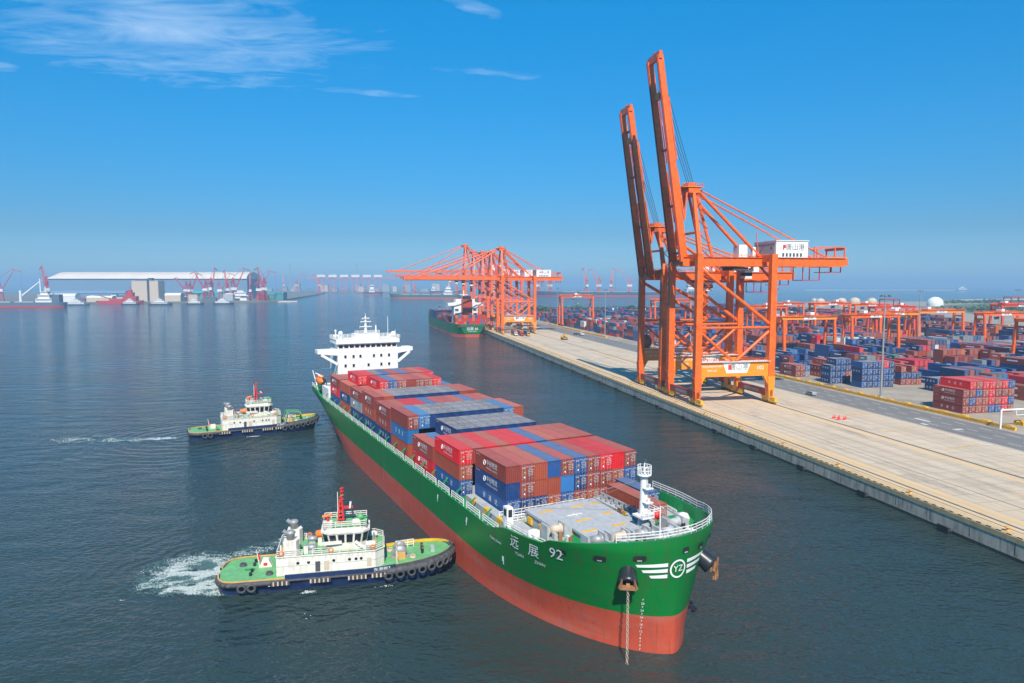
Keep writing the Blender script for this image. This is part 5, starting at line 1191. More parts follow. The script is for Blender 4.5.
# ------------------------------------------------------------------ container yard
YR = Q - pi / 2; PITCH = 2.58
def yard_stack(e0, q0, heights, colours, where, seed=0, logos=True, short=False):
    rr = random.Random(seed)
    for c, hgt in enumerate(heights):
        for k in range(hgt):
            top = k == hgt - 1
            L_ = heights[c - 1] if c else 0
            col = colours(c, k, rr) if callable(colours) else rr.choice(colours)
            lg = ('wide' if rr.random() < .55 else 'spaced') if logos and k >= L_ and rr.random() < .8 else None
            nm = f"{col} container, {'top' if top else TIER[k]} tier, {ORD[c]} column, {where}"
            if short and lg: lg = 'short'
            o = container(col, W(e0 + PITCH * c + CW / 2, q0 + CL * (.497 if short else 1), GZ + .03 + k * 2.69), YR, nm, 'containers stacked in the yard', True, lg)
            if short:
                o.scale[0] = .497
                for ch in o.children:
                    if ch.name.startswith('lettering'): ch.scale[0] = 1 / .497
def s1(c, k, rr):
    tab = ['BBBr', 'BNBr', 'bbNb', 'bbbr', 'NrRr', 'NbBb', 'rrBr', 'bNbN']
    return {'B': 'brown', 'r': 'bright red', 'b': 'rust red', 'N': 'blue', 'R': 'bright red'}[tab[c][k]]
yard_stack(192, 189, [3, 4, 4, 4, 4, 4, 4, 4], s1, 'red stack by the white gate', 1)
yard_stack(199, 245.4, [4, 4, 4, 4, 4, 4], lambda c, k, r_: 'bright red' if (c, k) == (4, 3) else 'navy blue' if (c + k) % 3 else 'blue', 'navy stack behind the lamp mast', 2, short=True)
yard_stack(194, 258.6, [3, 4, 4, 4], lambda c, k, r_: 'rust red' if (c, k) == (3, 1) else ('navy blue', 'blue')[(c + k) % 2], 'blue stack near the barrier', 3, short=True)
yard_stack(192.6, 281, [2, 2, 2], lambda c, k, r_: ('brown', 'rust red', 'light blue')[c] if k else ('brown', 'brown', 'grey')[c], 'low brown stack near the barrier', 4)
yard_stack(203.4, 275.6, [2, 3, 3], lambda c, k, r_: ('rust red', 'brown', 'rust red')[(c + k) % 3], 'rust red stack behind the low ones', 5)
yard_stack(221, 230, [2, 2, 2], lambda c, k, r_: 'navy blue', 'small navy stack inland', 6, short=True)
yard_stack(221, 249, [3, 2, 3, 2], lambda c, k, r_: ('brown', 'blue', 'rust red', 'navy blue')[(c * 2 + k) % 4], 'brown and blue stack inland', 7)

# the rest of the yard, too many to count
TONES = ['navy blue'] * 9 + ['blue'] * 4 + ['brown'] * 6 + ['rust red'] * 4 + ['bright red'] * 2 + ['light blue', 'grey', 'white', 'green', 'orange']
rest = MB(); ry = random.Random(5); NREST = [0]
LINEM = M('door_bar_tone', (0.30, 0.29, 0.28), .6)
def rest_block(e0, ncol, q0, q1, hmax, bias=None, gap=.10, qstep=13.0, low=1):
    q = q0; H = []
    while q < q1:
        tone = ry.choice(TONES) if ry.random() < .6 else None; base = hmax - int(ry.random() ** 1.5 * (hmax - low + 1))
        row = [0 if ry.random() < gap * .4 else max(0, min(hmax, base + ry.choice((-1, 0, 0, 0, 1)))) for _ in range(ncol)]
        if ry.random() < gap: row = [0] * ncol
        ln = CL if ry.random() < .55 else 6.06; H.append((q, row, tone, ln)); q += ln + (.8 if ry.random() < .6 else ry.choice((2.5, 6.5, 9)))
    for i, (q, row, tone, ln) in enumerate(H):
        prev = H[i - 1][1] if i else [0] * ncol
        for c, h in enumerate(row):
            for k in range(h):
                lft = row[c - 1] if c else 0
                if not (k == h - 1 or k >= lft or k >= prev[c]): continue
                col = tone if tone and ry.random() < .72 else ry.choice(bias or TONES); p, rf = CM[col]; NREST[0] += 1
                e, z = e0 + PITCH * c, k * 2.69 + .03
                a, b = e, e + CW; y0, y1 = q + ry.uniform(-.1, .1), 0; y1 = y0 + ln
                z1 = z + 2.62
                vs = [(a, y0, z), (b, y0, z), (b, y1, z), (a, y1, z), (a, y0, z1), (b, y0, z1), (b, y1, z1), (a, y1, z1)]
                rest.add(vs, [(0, 1, 5, 4), (1, 2, 6, 5), (2, 3, 7, 6), (3, 0, 4, 7)], p); rest.add(vs[4:], [(0, 1, 2, 3)], rf if ry.random() < .5 else p)
                if q < 520 and ry.random() < .75:
                    for f in (.22, .42, .58, .78): rest.box(a + CW * f - .05, a + CW * f + .05, y0 - .06, y0, z + .1, z1 - .1, LINEM if col != 'white' else p)
                if q < 480 and ry.random() < .5 and k >= lft: rest.box(a - .02, a, y0 + ln * .3, y0 + ln * .72, z + 1.2, z + 1.75, LETTER)
DARK = ['navy blue'] * 6 + ['blue'] * 2 + ['brown'] * 4 + ['rust red'] * 2
rest_block(198, 6, 294, 330, 3); rest_block(197, 9, 340, 420, 3, gap=.5); rest_block(196, 10, 425, 700, 4, gap=.04)
rest_block(196, 8, 705, 900, 3, DARK, gap=.2)
rest_block(236, 10, 205, 300, 3, gap=.12); rest_block(236, 10, 303, 420, 4, gap=.08); rest_block(236, 10, 425, 900, 4, gap=.06)
rest_block(275, 10, 205, 420, 4, gap=.05); rest_block(275, 10, 430, 900, 4, gap=.1)
rest_block(314, 10, 230, 470, 4, gap=.06); rest_block(314, 10, 480, 900, 4, gap=.15)
rest_block(352, 9, 250, 470, 4, gap=.08); rest_block(352, 9, 480, 860, 5, ['brown', 'rust red', 'brown', 'navy blue'], gap=.05)
rest_block(391, 9, 300, 420, 4, gap=.1); rest_block(391, 10, 520, 860, 6, ['bright red', 'rust red', 'brown', 'navy blue', 'navy blue'], gap=.05, low=4)
rest_block(432, 9, 340, 480, 5, DARK, gap=.1); rest_block(432, 10, 540, 900, 5, ['brown', 'rust red', 'navy blue'], gap=.05, low=4)
rest_block(480, 9, 480, 900, 5, ['brown', 'navy blue', 'navy blue'], gap=.08, low=3); rest_block(522, 9, 560, 960, 5, ['brown', 'rust red', 'bright red', 'navy blue'], gap=.1, low=3)
rest_block(566, 9, 620, 960, 4, DARK, gap=.2, low=2)

# ------------------------------------------------------------------ lamp masts
def lamp(e, q, label, h=39.0):
    root = empty('lamp_mast', W(e, q), Q); tag(root, label, 'lamp mast', 'tall lamp masts in the yard')
    mb = MB(); mb.tube((0, 0, 0), (0, 0, h), .48, STEEL, .2, 10); mb.tube((0, 0, 0), (0, 0, 1.2), .8, CONCRETE, .75, 10); mb.build('pole', root)
    mb = MB(); mb.torus((0, 0, h - .4), 1.3, .12, STEEL, 'z', 14, 5)
    for i in range(4): a = pi / 4 + i * pi / 2; mb.beam((0, 0, h - .4), (1.3 * cos(a), 1.3 * sin(a), h - .4), .1, .1, STEEL)
    mb.build('lamp_ring', root)
    for i in range(8):
        a = 2 * pi * i / 8; m_ = MB(); m_.beam((1.35 * cos(a), 1.35 * sin(a), h - .2), (1.9 * cos(a), 1.9 * sin(a), h - .55), .5, .3, DGREY); m_.build('floodlight', root)
for e, q, lb in ((187, 220, 'nearest grey lamp mast, rising from the yellow barrier before the navy stack'), (188, 378, 'grey lamp mast on the barrier line, hidden low down by the quay crane legs'), (190, 536, 'grey lamp mast on the barrier line between the two far yard gantry cranes'),
                 (192, 690, 'farthest grey lamp mast on the barrier line, beside the lone yard gantry'), (349, 380, 'grey lamp mast inland, beside the yard gantry near the white dome'), (349, 540, 'grey lamp mast inland, before the beige domes'), (470, 420, 'grey lamp mast farthest inland, by the red gantry and scrubland'), (268, 470, 'grey lamp mast among the stacks behind the second raised crane')): lamp(e, q, lb)

# ------------------------------------------------------------------ barrier along the road
def barrier(q0, q1, label):
    root = empty('road_barrier', W(185.2, q0), Q); tag(root, label, 'barrier', 'yellow barriers along the yard road')
    mb = MB(); L_ = q1 - q0; mb.box(-.35, .35, 0, L_, 0, .75, YELLOW); mb.box(-.6, -.36, 0, L_, 0, .35, YELLOW); mb.box(-.30, .30, 0, L_, .751, 1.0, YELLOW); mb.box(-.37, -.352, 0, L_, .38, .5, DGREY); mb.build('rail', root)
    for i in range(int(L_ / 8)):
        if i < 60: m_ = MB(); m_.box(.6, 1.9, 2 + i * 8, 4.2 + i * 8, 0, 1.1, YELLOW if i % 3 else OCHRE); m_.build('block', root)
barrier(163.5, 452, 'long yellow barrier between the grey road and the container yard'); barrier(520, 700, 'far yellow barrier beside the road, beyond a gap')

# ------------------------------------------------------------------ gate, vehicles and small things on the apron
gt_ = empty('height_gate', W(183.0, 167), Q); tag(gt_, 'white tubular height gate at the end of the yellow barrier', 'gate')
for y in (0,):
    for x in (.5, 11.5): mb = MB(); mb.tube((x, y, 0), (x, y, 5.6), .28, WHITE); mb.build('post', gt_)
mb = MB(); mb.tube((.5, 0, 5.6), (11.5, 0, 5.6), .28, WHITE); mb.tube((.5, 0, 5.6), (1.2, 0, 5.8), .28, WHITE); mb.tube((6, 0, 3.9), (11.5, 0, 3.9), .12, WHITE); mb.tube((6, 0, 3.9), (6, 0, 5.6), .12, WHITE); mb.build('crossbar', gt_)
sp_ = empty('spreader_frame', W(193.5, 168.5), Q); tag(sp_, 'yellow lifting spreader parked behind the white gate', 'spreader')
mb = MB(); mb.box(0, 12, .2, .8, .6, 1.3, YELLOW); mb.box(0, 12, 2.4, 3.0, .6, 1.3, YELLOW); mb.box(4, 8, 0, 3.2, 1.0, 2.4, YELLOW); mb.build('beam', sp_)
for x in (0, 11.2): m_ = MB(); m_.box(x, x + .8, 0, 3.2, 0, 1.0, YELLOW); m_.build('end_beam', sp_)
def car(e, q, rz, label, body=WHITE, van=False):
    root = empty('van' if van else 'car', W(e, q, GZ + .02), Q + rz); tag(root, label, 'van' if van else 'car'); L_, w, h = 4.5, 1.8, (1.5 if not van else 2.0)
    mb = MB(); mb.prism_y([(0, .35), (L_, .35), (L_, .85), (L_ - .9, .98), (L_ - 1.5, h), (.5, h), (.05, .95)], -w / 2, w / 2, body); mb.build('body', root)
    mb = MB(); mb.prism_y([(L_ - 1.0, 1.0), (L_ - 1.48, h - .1), (.55, h - .1), (.2, 1.0)], -w / 2 - .01, w / 2 + .01, GLASS); mb.build('window', root)
    for x in (.85, L_ - .85):
        for y in (-w / 2, w / 2): m_ = MB(); m_.lathe([(.01, -.1), (.33, -.1), (.33, .1), (.01, .1)], (x, y, .33), BLACK, 12, 'y'); m_.build('wheel', root)
car(167, 231, R(90), 'small silver car parked at the edge of the road', STEEL)
def truck(e, q, rz, label, cab, loads):
    root = empty('yard_truck', W(e, q, GZ + .02), Q + rz); tag(root, label, 'truck')
    mb = MB(); mb.box(0, 12.6, -1.2, 1.2, 1.05, 1.45, DGREY); mb.build('trailer', root)
    mb = MB(); mb.box(13.2, 15.6, -1.2, 1.2, .9, 3.2, cab); mb.box(14.6, 15.64, -1.1, 1.1, 1.9, 2.9, GLASS); mb.box(12.4, 13.2, -1, 1, .8, 1.4, DGREY); mb.build('cab', root)
    for x in (1.2, 2.5, 11.6, 14.4):
        for y in (-1.05, 1.05): m_ = MB(); m_.lathe([(.01, -.2), (.5, -.2), (.5, .2), (.01, .2)], (x, y, .5), BLACK, 12, 'y'); m_.build('wheel', root)
    return root
truck(171, 560, R(-80), 'empty yard truck with white cab on the far road', WHITE, None)
tq = []
for i, (e, q, cc) in enumerate(((118.5, 556, 'brown'), (123.0, 553, 'rust red'), (127.6, 549, 'navy blue'))):
    truck(e, q + 12, R(-90), f"truck waiting on the apron before the lowered cranes, {('nearest the water', 'middle of three', 'nearest the road')[i]}", (WHITE, RED, YELLOW)[i], cc)
    container(cc, W(e, q + 12, GZ + 1.5), YR, f"{cc} container riding on the truck {('nearest the water', 'in the middle of three', 'nearest the road')[i]}", 'containers on the apron trucks', True, None)
rs = empty('reach_stacker', W(147, 505), Q); tag(rs, 'yellow lifting vehicle standing alone on the apron', 'loader')
mb = MB(); mb.box(-1.8, 1.8, 0, 6.4, .9, 2.1, YELLOW); mb.box(-1.8, 1.8, 5, 7, 1.2, 2.6, YELLOW); mb.build('chassis', rs)
mb = MB(); mb.box(-.9, .9, 3.4, 5.0, 2.1, 3.7, YELLOW); mb.box(-.95, .95, 3.3, 4.9, 2.6, 3.4, GLASS); mb.build('cab', rs)
mb = MB(); mb.beam((0, 6.4, 3.2), (0, -1.6, 4.6), .8, .8, YELLOW); mb.beam((-3, -1.8, 3.8), (3, -1.8, 3.8), .7, .7, OCHRE); mb.build('boom', rs)
for x in (-1.6, 1.6):
    for y in (1, 5.4): m_ = MB(); m_.lathe([(.01, -.4), (.85, -.4), (.85, .4), (.01, .4)], (x, y, .85), BLACK, 12, 'x'); m_.build('wheel', rs)
for i in range(7):
    root = empty('traffic_cone', W(144.8 + (i % 4) * 1.1 + .3 * (i // 4), 188.5 + (i // 4) * 2.6 + .6 * (i % 2)), 0); tag(root, 'red traffic cone standing in a cluster on the apron beside the road', 'cone', 'red cones on the apron')
    mb = MB(); mb.lathe([(.3, 0.06), (.08, 1.0), (.01, 1.01)], (0, 0, 0), RED, 10); mb.build('cone_body', root)
    mb = MB(); mb.box(-.5, .5, -.5, .5, 0, .06, RED); mb.build('foot', root)
for i in range(22):
    q = 96 + i * 22.0; mb = MB(); mb.lathe([(.5, 0), (.42, .12), (.3, .3), (.32, .6), (.62, .78), (.66, .95), (.4, 1.1), (.01, 1.12)], (0, 0, 0), OCHRE, 12); mb.box(-.7, .7, -.7, .7, -.0, .06, OCHRE)
    mb.tube((0, 0, .75), (-.75, 0, .95), .2, OCHRE, n=8)
    o = mb.build('mooring_bollard', None, W(108.35, q, GZ + .05), Q); o.scale = (.75, .75, .75); tag(o, f'yellow mooring bollard on the quay edge, {ORD[i] if i < 20 else ("twenty first", "twenty second")[i - 20]} from the near end', 'bollard', 'mooring bollards along the quay edge')
for i in range(24):
    q = 85 + i * 22.0; root = empty('quay_fender', W(106.78, q, 0), Q); tag(root, f'dark rubber fender low on the quay wall, number {i + 1} from the near end' if i >= 20 else f'dark rubber fender low on the quay wall, {ORD[i]} from the near end', 'fender', 'rubber fenders along the quay wall')
    mb = MB(); mb.box(-1.1, -.85, -1.3, 1.3, -.3, 1.3, BLACK); mb.build('face_panel', root)
    mb = MB()
    for y in (-.7, .7): mb.lathe([(.5, -.86), (.35, -.45), (.5, 0)], (0, y, .5), BLACK, 10, 'x')
    mb.build('rubber_cell', root)
# ------------------------------------------------------------------ other vessels
def hull_loft(root, L_, B, zs, mats, bow=.18, stern=.10, name='hull', transom=.75):
    xs = [0] + [L_ * stern * (1 - cos(pi / 2 * i / 5)) for i in range(1, 6)] + list(np.linspace(L_ * stern, L_ * (1 - bow), 6))[1:] + [L_ * (1 - bow) + L_ * bow * sin(pi / 2 * i / 8) for i in range(1, 9)]
    def hb(x, f):
        if x < L_ * stern: u = 1 - x / (L_ * stern); return B / 2 * (1 - (1 - transom * (.45 + .55 * f)) * u * u)
        if x > L_ * (1 - bow): u = (x - L_ * (1 - bow)) / (L_ * bow); return B / 2 * max(0, 1 - u ** (1.7 + .9 * f)) ** (.9 - .25 * f)
        return B / 2
    def tz(x, z, f): return z + (f * .22 * zs[-1] * max(0, (x / L_ - .82) / .18) ** 1.2 if f > .6 else 0)
    mb = MB(); n_ = len(xs)
    for sg in (-1, 1):
        for r_ in range(len(zs) - 1):
            vs = []
            for z in (zs[r_], zs[r_ + 1]):
                f = max(0, z / zs[-1])
                for x in xs: vs.append((x + (f * .02 * L_ * max(0, x / L_ - .8) / .2), sg * hb(x, f), tz(x, z, f)))
            fs = [(i, i + 1, n_ + i + 1, n_ + i) for i in range(n_ - 1)]
            mb.add(vs, fs if sg < 0 else [f[::-1] for f in fs], mats[r_], True)
    for r_ in range(len(zs) - 1):
        a, b = zs[r_], zs[r_ + 1]; fa, fb = max(0, a / zs[-1]), max(0, b / zs[-1]); mb.quad((0, hb(0, fa), a), (0, -hb(0, fa), a), (0, -hb(0, fb), b), (0, hb(0, fb), b), mats[r_])
    o = mb.build(name, root); mb = MB(); k = len(xs)
    out = [(x, -hb(x, 1) * .98, tz(x, zs[-1], 1) - .5) for x in xs] + [(x, hb(x, 1) * .98, tz(x, zs[-1], 1) - .5) for x in reversed(xs)]
    mb.add(out, [(i, i + 1, 2 * k - 2 - i, 2 * k - 1 - i) for i in range(k - 1)], FDECK); mb.build('deck', root); return o
FDECK = M('far_deck', (0.20, 0.14, 0.11), .7); FGREY = M('blue_grey_hull', (0.08, 0.13, 0.17), .5); FGREEN = M('dull_green_hull', (0.05, 0.11, 0.09), .5); FNAVY = M('dark_hull', (0.03, 0.04, 0.07), .5)
def vessel(name, label, cat, X0, Y0, X1, Y1, B, zs, mats, blocks, group=None, cranes=0, hatches=0, mast=True, jib=False):
    L_ = math.hypot(X1 - X0, Y1 - Y0); root = empty(name, (X0, Y0, 0), atan2(Y1 - Y0, X1 - X0)); tag(root, label, cat, group); hull_loft(root, L_, B, zs, mats); D = zs[-1] - .5
    for i, (a, b, wf, h) in enumerate(blocks):
        z = D + sum(q[3] for q in blocks[:i] if q[0] <= a + .001 and q[1] >= b - .001)
        mb = MB(); mb.box(a * L_, b * L_, -B * wf / 2, B * wf / 2, z, z + h, WHITE); s_ = mb.build('superstructure', root)
        if h > 1.8: mb = MB(); mb.box(a * L_ - .05, b * L_ + .05, -B * wf / 2 * .92, B * wf / 2 * .92, z + h * .55, z + h * .78, GLASS); mb.box(a * L_ * 1.0 + .5, b * L_ - .5, -B * wf / 2 - .05, B * wf / 2 + .05, z + h * .55, z + h * .78, GLASS); mb.build('window_band', s_)
    if mast and blocks:
        a, b, wf, h = blocks[-1]; zt = D + sum(q[3] for q in blocks); x = (a + b) / 2 * L_; mb = MB(); mb.tube((x, 0, zt - .2), (x, 0, zt + max(3, .05 * L_)), max(.12, L_ * .004), WHITE, n=6); mb.beam((x, -B * .15, zt + .025 * L_), (x, B * .15, zt + .025 * L_), .3, .3, WHITE); mb.build('mast', root)
    for i in range(hatches):
        a = .26 + i * .60 / hatches; mb = MB(); mb.box(a * L_, (a + .5 / hatches) * L_, -B * .33, B * .33, D, D + 2.0, GREY); mb.build('hatch_cover', root)
    return root, L_
# the berthed ship beyond the cranes
p0, p1 = W(88.5, 598, 0), W(78, 800, 0)
s2, L2 = vessel('container_ship', 'smaller green container ship berthed under the far quay cranes, stern towards the view', 'container ship', p0.x, p0.y, p1.x, p1.y, 31, [-2, 2.5, 11.5], [BOOT, GREEN], [], mast=False)
mb = MB(); mb.box(30, 44, -11, 11, 11, 30, WHITE); mb.box(31, 42, -16.5, 16.5, 27, 29.5, WHITE); mb.box(32, 43, -9, 9, 30, 33, WHITE)
ac2 = mb.build('superstructure', s2)
for y in (-8.5, 8.5):
    for z in (22, 18): m_ = MB(); m_.box(29.9, 30.0, y - 1.6, y + 1.6, z, z + 2.2, DGREY); m_.build('window', ac2)
mb = MB(); mb.box(22, 29, -4.5, 4.5, 11, 33, DKRED); fn2 = mb.build('funnel', s2); mb = MB(); mb.box(23, 28, -3.5, 3.5, 33, 36, BLACK); mb.build('funnel_top', fn2)
mb = MB(); mb.tube((40, 0, 33), (40, 0, 41), .5, WHITE); mb.beam((40, -4, 37), (40, 4, 37), .5, .5, WHITE); mb.build('mast', s2); mb = MB(); mb.tube((190, 0, 13), (190, 0, 26), .6, WHITE); mb.build('foremast', s2)
mb = MB(); mb.box(-.3, -.06, -13.0, 13.0, 9.2, 10.2, DGREY); mb.build('mooring_opening', s2)
mb = MB(); mb.mesh_in(text_mesh('远展 66', 3.2), LETTER, plane_map((-.2, 0, 7.4), (0, -1, 0), (0, 0, 1))); mb.mesh_in(text_mesh('YUAN ZHAN', 1.3), LETTER, plane_map((-.2, 0, 5.1), (0, -1, 0), (0, 0, 1))); mb.build('ship_name', s2)
r2 = random.Random(4); to_yard = (Matrix.Translation((0, 0, GZ)) @ Matrix.Rotation(Q, 4, 'Z')).inverted() @ Matrix.Translation(s2.location) @ Matrix.Rotation(s2.rotation_euler[2], 4, 'Z')
def deckbox(x, c, k, col):
    mb = MB()
    y = -13.6 + c * 2.52; p, rf = CM[col]; z = 11.2 + k * 2.69; mb.box(x, x + CL, y, y + CW, z, z + 2.62, p); mb.add([(x, y, z + 2.63), (x + CL, y, z + 2.63), (x + CL, y + CW, z + 2.63), (x, y + CW, z + 2.63)], [(0, 1, 2, 3)], rf)
    for f_, mi_ in zip(mb.f, mb.m): rest.add([to_yard @ Vector(mb.v[i]) for i in f_], [tuple(range(len(f_)))], mb.slots[mi_])
for c in range(11):
    for k in range(3): deckbox(6, c, k, r2.choice(['bright red', 'bright red', 'rust red', 'rust red', 'blue', 'light blue', 'orange']))
for b in range(9):
    for c in range(11):
        for k in range(3 if b > 4 else r2.choice((1, 2))): deckbox(48 + b * 14.5, c, k, r2.choice(['navy blue', 'navy blue', 'rust red', 'bright red', 'brown']) if b < 5 else r2.choice(['navy blue', 'navy blue', 'blue', 'brown']))
ro = rest.build('container_stacks', None, (0, 0, GZ), Q); struct(ro, 'stuff')
# left bank
vessel('bulk_carrier', 'blue grey cargo ship with one long white derrick moored at the left edge', 'cargo ship', -914, 1400, -1129, 1370, 24, [-1, 3, 10], [PORTRED, FGREY], [(.10, .24, .8, 8), (.12, .22, .7, 8), (.14, .20, .5, 6)], hatches=3)
dk = bpy.data.objects.get('bulk_carrier'); mb = MB(); mb.tube((84, 0, 9), (84, 0, 34), 2.6, WHITE, 2.2, 10); mb.beam((84, -2, 22), (44, -2, 55), 2.6, 2.4, WHITE, 1.4, 1.4); mb.build('derrick', dk)
mb = MB(); mb.box(8, 22, -8, 8, 9, 26, FGREY); mb.tube((46, 0, 30), (46, 0, 58), 1.2, WHITE); mb.build('funnel', dk)
for i, (x0, x1, y, lb) in enumerate(((-980, -930, 1500, 'small white ferry with dark hull moored nearest the blue grey cargo ship'), (-873, -835, 1530, 'small white boat moored before the silos'), (-812, -762, 1530, 'white boat moored beside the silos'), (-742, -705, 1560, 'third white boat in the row moored beside the silos'), (-690, -645, 1580, 'white boat at the end of the row, nearest the open water'))):
    vessel('moored_boat', lb, 'boat', x0, y, x1, y + 4, 11, [-.6, 1, 3.6], [FNAVY, FNAVY if i else FGREY], [(.12, .82, .8, 4.2), (.25, .66, .65, 3.6), (.36, .56, .5, 3.2)], 'white boats moored along the left bank')
vessel('dredger', 'red working vessel with red superstructure moored before the silos', 'work boat', -985, 1625, -880, 1632, 20, [-1, 2, 7], [PORTRED, PORTRED], [])
dk = bpy.data.objects.get('dredger'); mb = MB(); mb.box(62, 92, -8, 8, 6, 18, PORTRED); mb.box(68, 84, -6, 6, 18, 27, PORTRED); mb.box(72, 80, -4, 4, 27, 33, PORTRED); mb.box(30, 60, -6, 6, 6, 12, PORTRED); mb.tube((76, 0, 33), (76, 0, 42), .8, PORTRED); mb.beam((30, 0, 12), (4, 0, 20), 2, 2, PORTRED); mb.build('superstructure', dk)
vessel('passenger_ferry', 'white passenger ship with black hull behind the red luffing cranes', 'ferry', -745, 1815, -695, 1822, 20, [-1, 2, 9], [FNAVY, FNAVY], [(.12, .9, .9, 9), (.2, .8, .85, 8), (.35, .65, .6, 5)])
vessel('cargo_ship', 'dull green cargo ship with red boot top moored beyond the lowered cranes', 'cargo ship', -165, 2180, -395, 2230, 30, [-1, 4, 13], [BOOT, FGREEN], [(.10, .22, .8, 10), (.12, .2, .7, 10), (.13, .19, .4, 8)], hatches=4)
vessel('cargo_ship', 'long dark cargo ship with white bridge at anchor behind the yard', 'cargo ship', 720, 2600, 90, 2560, 42, [-1, 5, 17], [DKRED, FNAVY], [(.02, .10, .9, 12), (.03, .09, .75, 14), (.04, .08, .5, 10)], hatches=6)
vessel('cargo_ship', 'small pale cargo ship in the distance near the pink container cranes', 'cargo ship', -395, 3300, -250, 3300, 26, [-1, 5, 14], [DKRED, FNAVY], [(.05, .2, .8, 14), (.08, .17, .6, 16)], hatches=3)
vessel('cargo_ship', 'white offshore vessel with crane on the far sea under the sky', 'work boat', 3280, 5050, 3360, 5056, 24, [-1, 5, 10], [FNAVY, WHITE], [(.1, .8, .8, 10), (.3, .6, .6, 10)])
vessel('cargo_ship', 'grey ship with white top far off, left of the pink container cranes', 'cargo ship', -640, 2950, -560, 2960, 26, [-1, 5, 12], [DKRED, FNAVY], [(.3, .6, .8, 14), (.35, .55, .5, 18)])
# ------------------------------------------------------------------ level luffing cranes on the far quays
def luffing(loc, rz, label, group, s=1.0, lift=62, mat=PORTRED):
    root = empty('luffing_crane', loc, rz); tag(root, label, 'harbour crane', group); root.scale = (s, s, s)
    mb = MB()
    for x in (-5, 5):
        for y in (-5, 5): mb.beam((x, y, 0), (x * .55, y * .55, 17), 1.7, 1.7, mat)
    for z, w in ((5, 4.6), (12, 3.6)):
        for a, b in (((-w, -w), (w, -w)), ((w, -w), (w, w)), ((w, w), (-w, w)), ((-w, w), (-w, -w))): mb.beam((*a, z), (*b, z), 1.0, 1.0, mat)
    mb.box(-4, 4, -4, 4, 16.5, 18.5, mat); mb.build('portal', root)
    mb = MB(); mb.tube((0, 0, 18.5), (0, 0, 22), 2.6, mat, n=12); mb.box(-7, 4, -3, 3, 21, 26.5, WHITE if s > .9 else mat); mb.box(4, 6.4, 1, 3, 22, 25, WHITE); mb.build('machinery_house', root)
    mb = MB()
    for y in (-1.8, 1.8): mb.beam((2, y, 26), (-2, y * .6, 47), 1.1, 1.1, mat); mb.beam((-6, y, 26), (-2, y * .6, 47), .9, .9, mat)
    mb.box(-9, -5, -1.8, 1.8, 36, 39, mat); mb.beam((-7, 0, 38), (-1, 0, 45), .8, .8, mat); mb.build('tower_frame', root)
    a = R(lift); tip = Vector((3 + 44 * cos(a), 0, 25 + 44 * sin(a))); mb = MB()
    for y in (-1.6, 1.6): mb.beam((3, y, 25), tip + Vector((0, y * .35, 0)), 1.3, 1.5, mat, .8, .8)
    for i in range(1, 7): p = Vector((3, 0, 25)).lerp(tip, i / 7); w = 1.6 - 1.0 * i / 7; mb.beam(p + Vector((0, -w, 0)), p + Vector((0, w, 0)), .6, .6, mat)
    mb.beam(tip + Vector((-4, 0, 3)), tip + Vector((13, 0, -2.5)), 1.0, 1.4, mat); mb.beam((-2, 0, 47), tip + Vector((-3.5, 0, 3)), .5, .5, mat); mb.tube(tip + Vector((12.5, 0, -2.6)), (tip.x + 12.5, 0, 14), .12, CABLE, n=5); mb.build('jib', root)
GL = 'red luffing cranes along the left bank'
for i, (X, Y, rz, lf, lb) in enumerate(((-1150, 1500, 2.6, 66, 'red luffing crane at the very left edge'), (-1225, 1640, .5, 62, 'red luffing crane second from the left edge'), (-1060, 1560, 2.4, 60, 'red luffing crane behind the blue grey cargo ship'), (-858, 1830, 1.2, 64, 'red luffing crane next to the silos, first of the long row'), (-826, 1845, 2.9, 58, 'red luffing crane second from the silos'),
        (-805, 1835, 1.6, 66, 'red luffing crane third from the silos'), (-788, 1850, .3, 62, 'red luffing crane fourth from the silos'), (-765, 1840, 2.2, 66, 'red luffing crane fifth from the silos'), (-742, 1830, .8, 63, 'red luffing crane sixth from the silos, by the white ferry'),
        (-686, 1795, 1.9, 70, 'red luffing crane nearest the tip of the left bank'), (-668, 1810, .5, 62, 'red luffing crane just inside the tip of the left bank'), (-652, 1800, 2.5, 66, 'red luffing crane at the back of the tip of the left bank'), (-890, 1870, 2.7, 40, 'red luffing crane with lowered jib behind the silos'))):
    luffing((X, Y, 4), rz, lb, GL, 1.08 + .1 * (i % 3), lf)
for i, (X, Y, rz, lf) in enumerate(((295, 2720, 1.9, 68), (345, 2730, 2.4, 64), (395, 2720, 1.2, 70), (470, 2740, 2.8, 62), (515, 2730, 1.7, 68), (65, 2700, 2.0, 66), (105, 2710, 1.1, 64), (150, 2720, 2.6, 67))):
    luffing((X, Y, 4), rz, f'pale red luffing crane beyond the long dark cargo ship, {ORD[i]} of the row', 'red luffing cranes beyond the anchored cargo ship', 1.55, lf, ROSE)
for i, (X, Y, rz) in enumerate(((-1250, 3750, 2.0), (-1160, 3700, 1.0), (-1060, 3760, 2.5), (-360, 2290, 1.4), (-325, 2300, 2.2), (-215, 2290, 1.0), (-185, 2300, 2.4))):
    luffing((X, Y, 4), rz, f'distant red luffing crane {"on the hazy far bank" if i < 3 else "behind the dull green cargo ship"}, {ORD[i if i < 3 else i - 3]} along the water', 'distant red luffing cranes', 1.5 if i < 3 else .85, 62, ROSE)
mb = MB(); mb.prism([(-420, 2260), (-100, 2260), (-100, 2330), (-420, 2330)], -3, 4, FARLAND); struct(mb.build('far_jetty'))
mb = MB(); mb.prism([(40, 2680), (720, 2680), (720, 2800), (40, 2800)], -3, 4, FARLAND); struct(mb.build('far_mole'))
